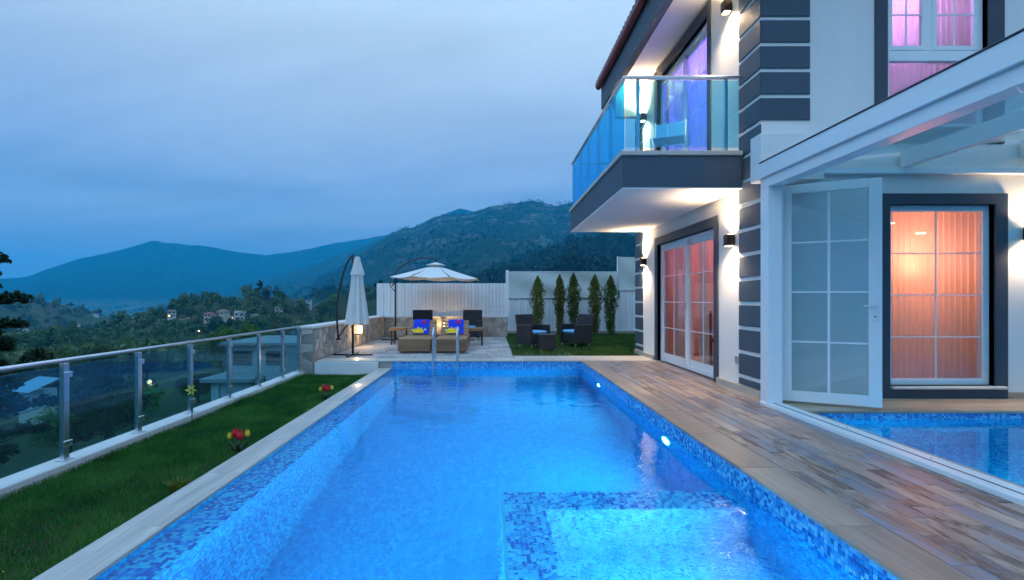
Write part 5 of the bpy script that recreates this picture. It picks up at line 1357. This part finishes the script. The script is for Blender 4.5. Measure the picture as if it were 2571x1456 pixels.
house(480,818,26,'red roofed house amid trees in mid valley',1,0,2)
house(330,822,20,'tiny white house on the far valley floor',0,2,1)
house(700,790,22,'cream hillside house above the bright trees',1,1,2)
house(870,748,34,'pinkish house on the slope right of the folded umbrella arm',1,1,1,True,Yf=480,rz=.1)
house(1190,672,26,'white house on the dark hillside right of the open umbrella',0,2,2,True,Yf=520,rz=.1)
house(1232,664,14,'tiny white house highest on the hillside above the fence',0,2,1,True,Yf=640)
house(1218,690,18,'pale house low on hillside just over the white fence',2,1,2,False,Yf=430)
house(1262,688,16,'small white house beside the white fence post top',0,2,2,True,Yf=400)
qv = random.Random(21)
for k in range(20):
    px_, py_ = qv.uniform(80, 760), qv.uniform(796, 835)
    X_, Y_, Z_ = ground_hit(px_, py_)
    w = qv.uniform(9, 16)*Y_/F; d = w*.75; h = w*qv.choice((.4, .6)); t = thing('distant_house', 'tiny pale house among trees on the far valley floor', 'house', (X_, Y_, Z_-.4), 'tiny houses scattered over the valley', qv.uniform(-.6,.6))
    MB().box(-w/2,w/2,-d/2,d/2,-2,h+.4).build('wall', WALLS[k % 2], t, world=False)
    b = MB(); zz = h+.401; b.add([(-w/2-.4,-d/2-.4,zz),(w/2+.4,-d/2-.4,zz),(w/2+.4,d/2+.4,zz),(-w/2-.4,d/2+.4,zz),(-w*.25,0,zz+w*.2),(w*.25,0,zz+w*.2)], [(0,1,5,4),(1,2,5),(2,3,4,5),(3,0,4),(3,2,1,0)]); b.build('roof', ROOFS[(0,0,1,0,2)[k % 5]], t, world=False)
    for x in (-w*.25, w*.2): MB().box(x-w*.07,x+w*.07,-d/2-.04,-d/2-.001,h*.45,h*.85).build('window', M_lit if k % 6 == 0 else M_win, t, world=False)
# mosque-like building with a slim white tower
X_, Y_, Z_ = ground_hit(590, 802); s_ = Y_/F
t = thing('minaret', 'slim white tower rising beside pale roofs in the valley', 'tower', (X_, Y_, Z_-1))
MB().lathe([(1.6*s_,0),(1.5*s_,3*s_)], 8).build('base', WALLS[0], t, world=False); MB().lathe([(1.15*s_,3*s_),(1.05*s_,26*s_)], 10).build('shaft', WALLS[0], t, True, world=False); MB().lathe([(1.9*s_,20*s_),(1.9*s_,21*s_)], 10).build('gallery', WALLS[0], t, world=False); MB().lathe([(1.1*s_,26*s_),(.05,32*s_)], 10).build('cap', ROOFS[2], t, True, world=False)
house(603,805,30,'pale building with grey roof at the foot of the slim tower',0,2,2)
# street lamps
for px_, py_, lb in ((499,833,'lit street lamp glowing orange above the steel handrail'),(468,848,'dim lit street lamp just left of the brighter one'),(437,786,'far street lamp glowing in the upper valley')):
    X_, Y_, Z_ = ground_hit(px_, py_+10); s_ = Y_/F; t = thing('street_lamp', lb, 'street lamp', (X_, Y_, Z_), 'street lamps in the village')
    hh = 11*s_; MB().tube([(0,0,0),(0,0,hh),(.4*s_,0,hh+.2*s_)], .12*s_, 6).build('pole', M_steel, t, True, world=False); MB().lathe([(.9*s_,0),(1.2*s_,.8*s_),(.5*s_,1.4*s_)], 8, (.6*s_,0,hh-.4*s_)).build('bulb', M_lamp, t, True, world=False)
# neighbour's house close below the fence
t = thing('neighbour_house', 'pale walled neighbour house with dark doorway seen through the glass fence', 'house', (-10.2, 22, hz(-10.2,22)))
zb = t.location.z
MB().box(-11.4,-7.9,20,25,zb-1,-2.15).build('wall', WALLS[2], t); MB().box(-11.7,-7.6,19.7,25.3,-2.149,-2.0).build('roof_slab', ROOFS[2], t)
MB().box(-11.3,-8.0,21,25,-1.999,-.75).build('upper_wall', ROOFS[2], t); MB().box(-11.5,-7.8,20.8,25.2,-.749,-.64).build('roof', ROOFS[2], t)
MB().box(-10.15,-9.6,19.96,19.995,zb-.5,-2.5).build('door', M_win, t)
for x in (-11.1,-9.0,-8.5): MB().box(x-.04,x+.04,19.93,19.995,zb-.5,-2.16).build('pilaster', WALLS[0], t)
for x in (-10.6,-9.2): MB().box(x-.4,x+.4,20.96,20.995,-1.6,-1.0).build('window', M_win, t)
M_shed = pbr('shed_sheet', (.22,.38,.50), .5)
t = thing('greenhouse', 'pale blue sheet roof of a low shed down the slope at left', 'shed', (-27, 30, hz(-27,30)))
zb = t.location.z
b = MB(); b.add([(-28.6,29,zb+2.2),(-26.6,28.2,zb+2.2),(-26.2,29.9,zb+2.8),(-28.2,30.6,zb+2.8)], [(0,1,2,3)]); b.build('roof', M_shed, t); MB().box(-28.2,-26.7,29.3,30.2,zb-.6,zb+2.15).build('wall', WALLS[1], t)
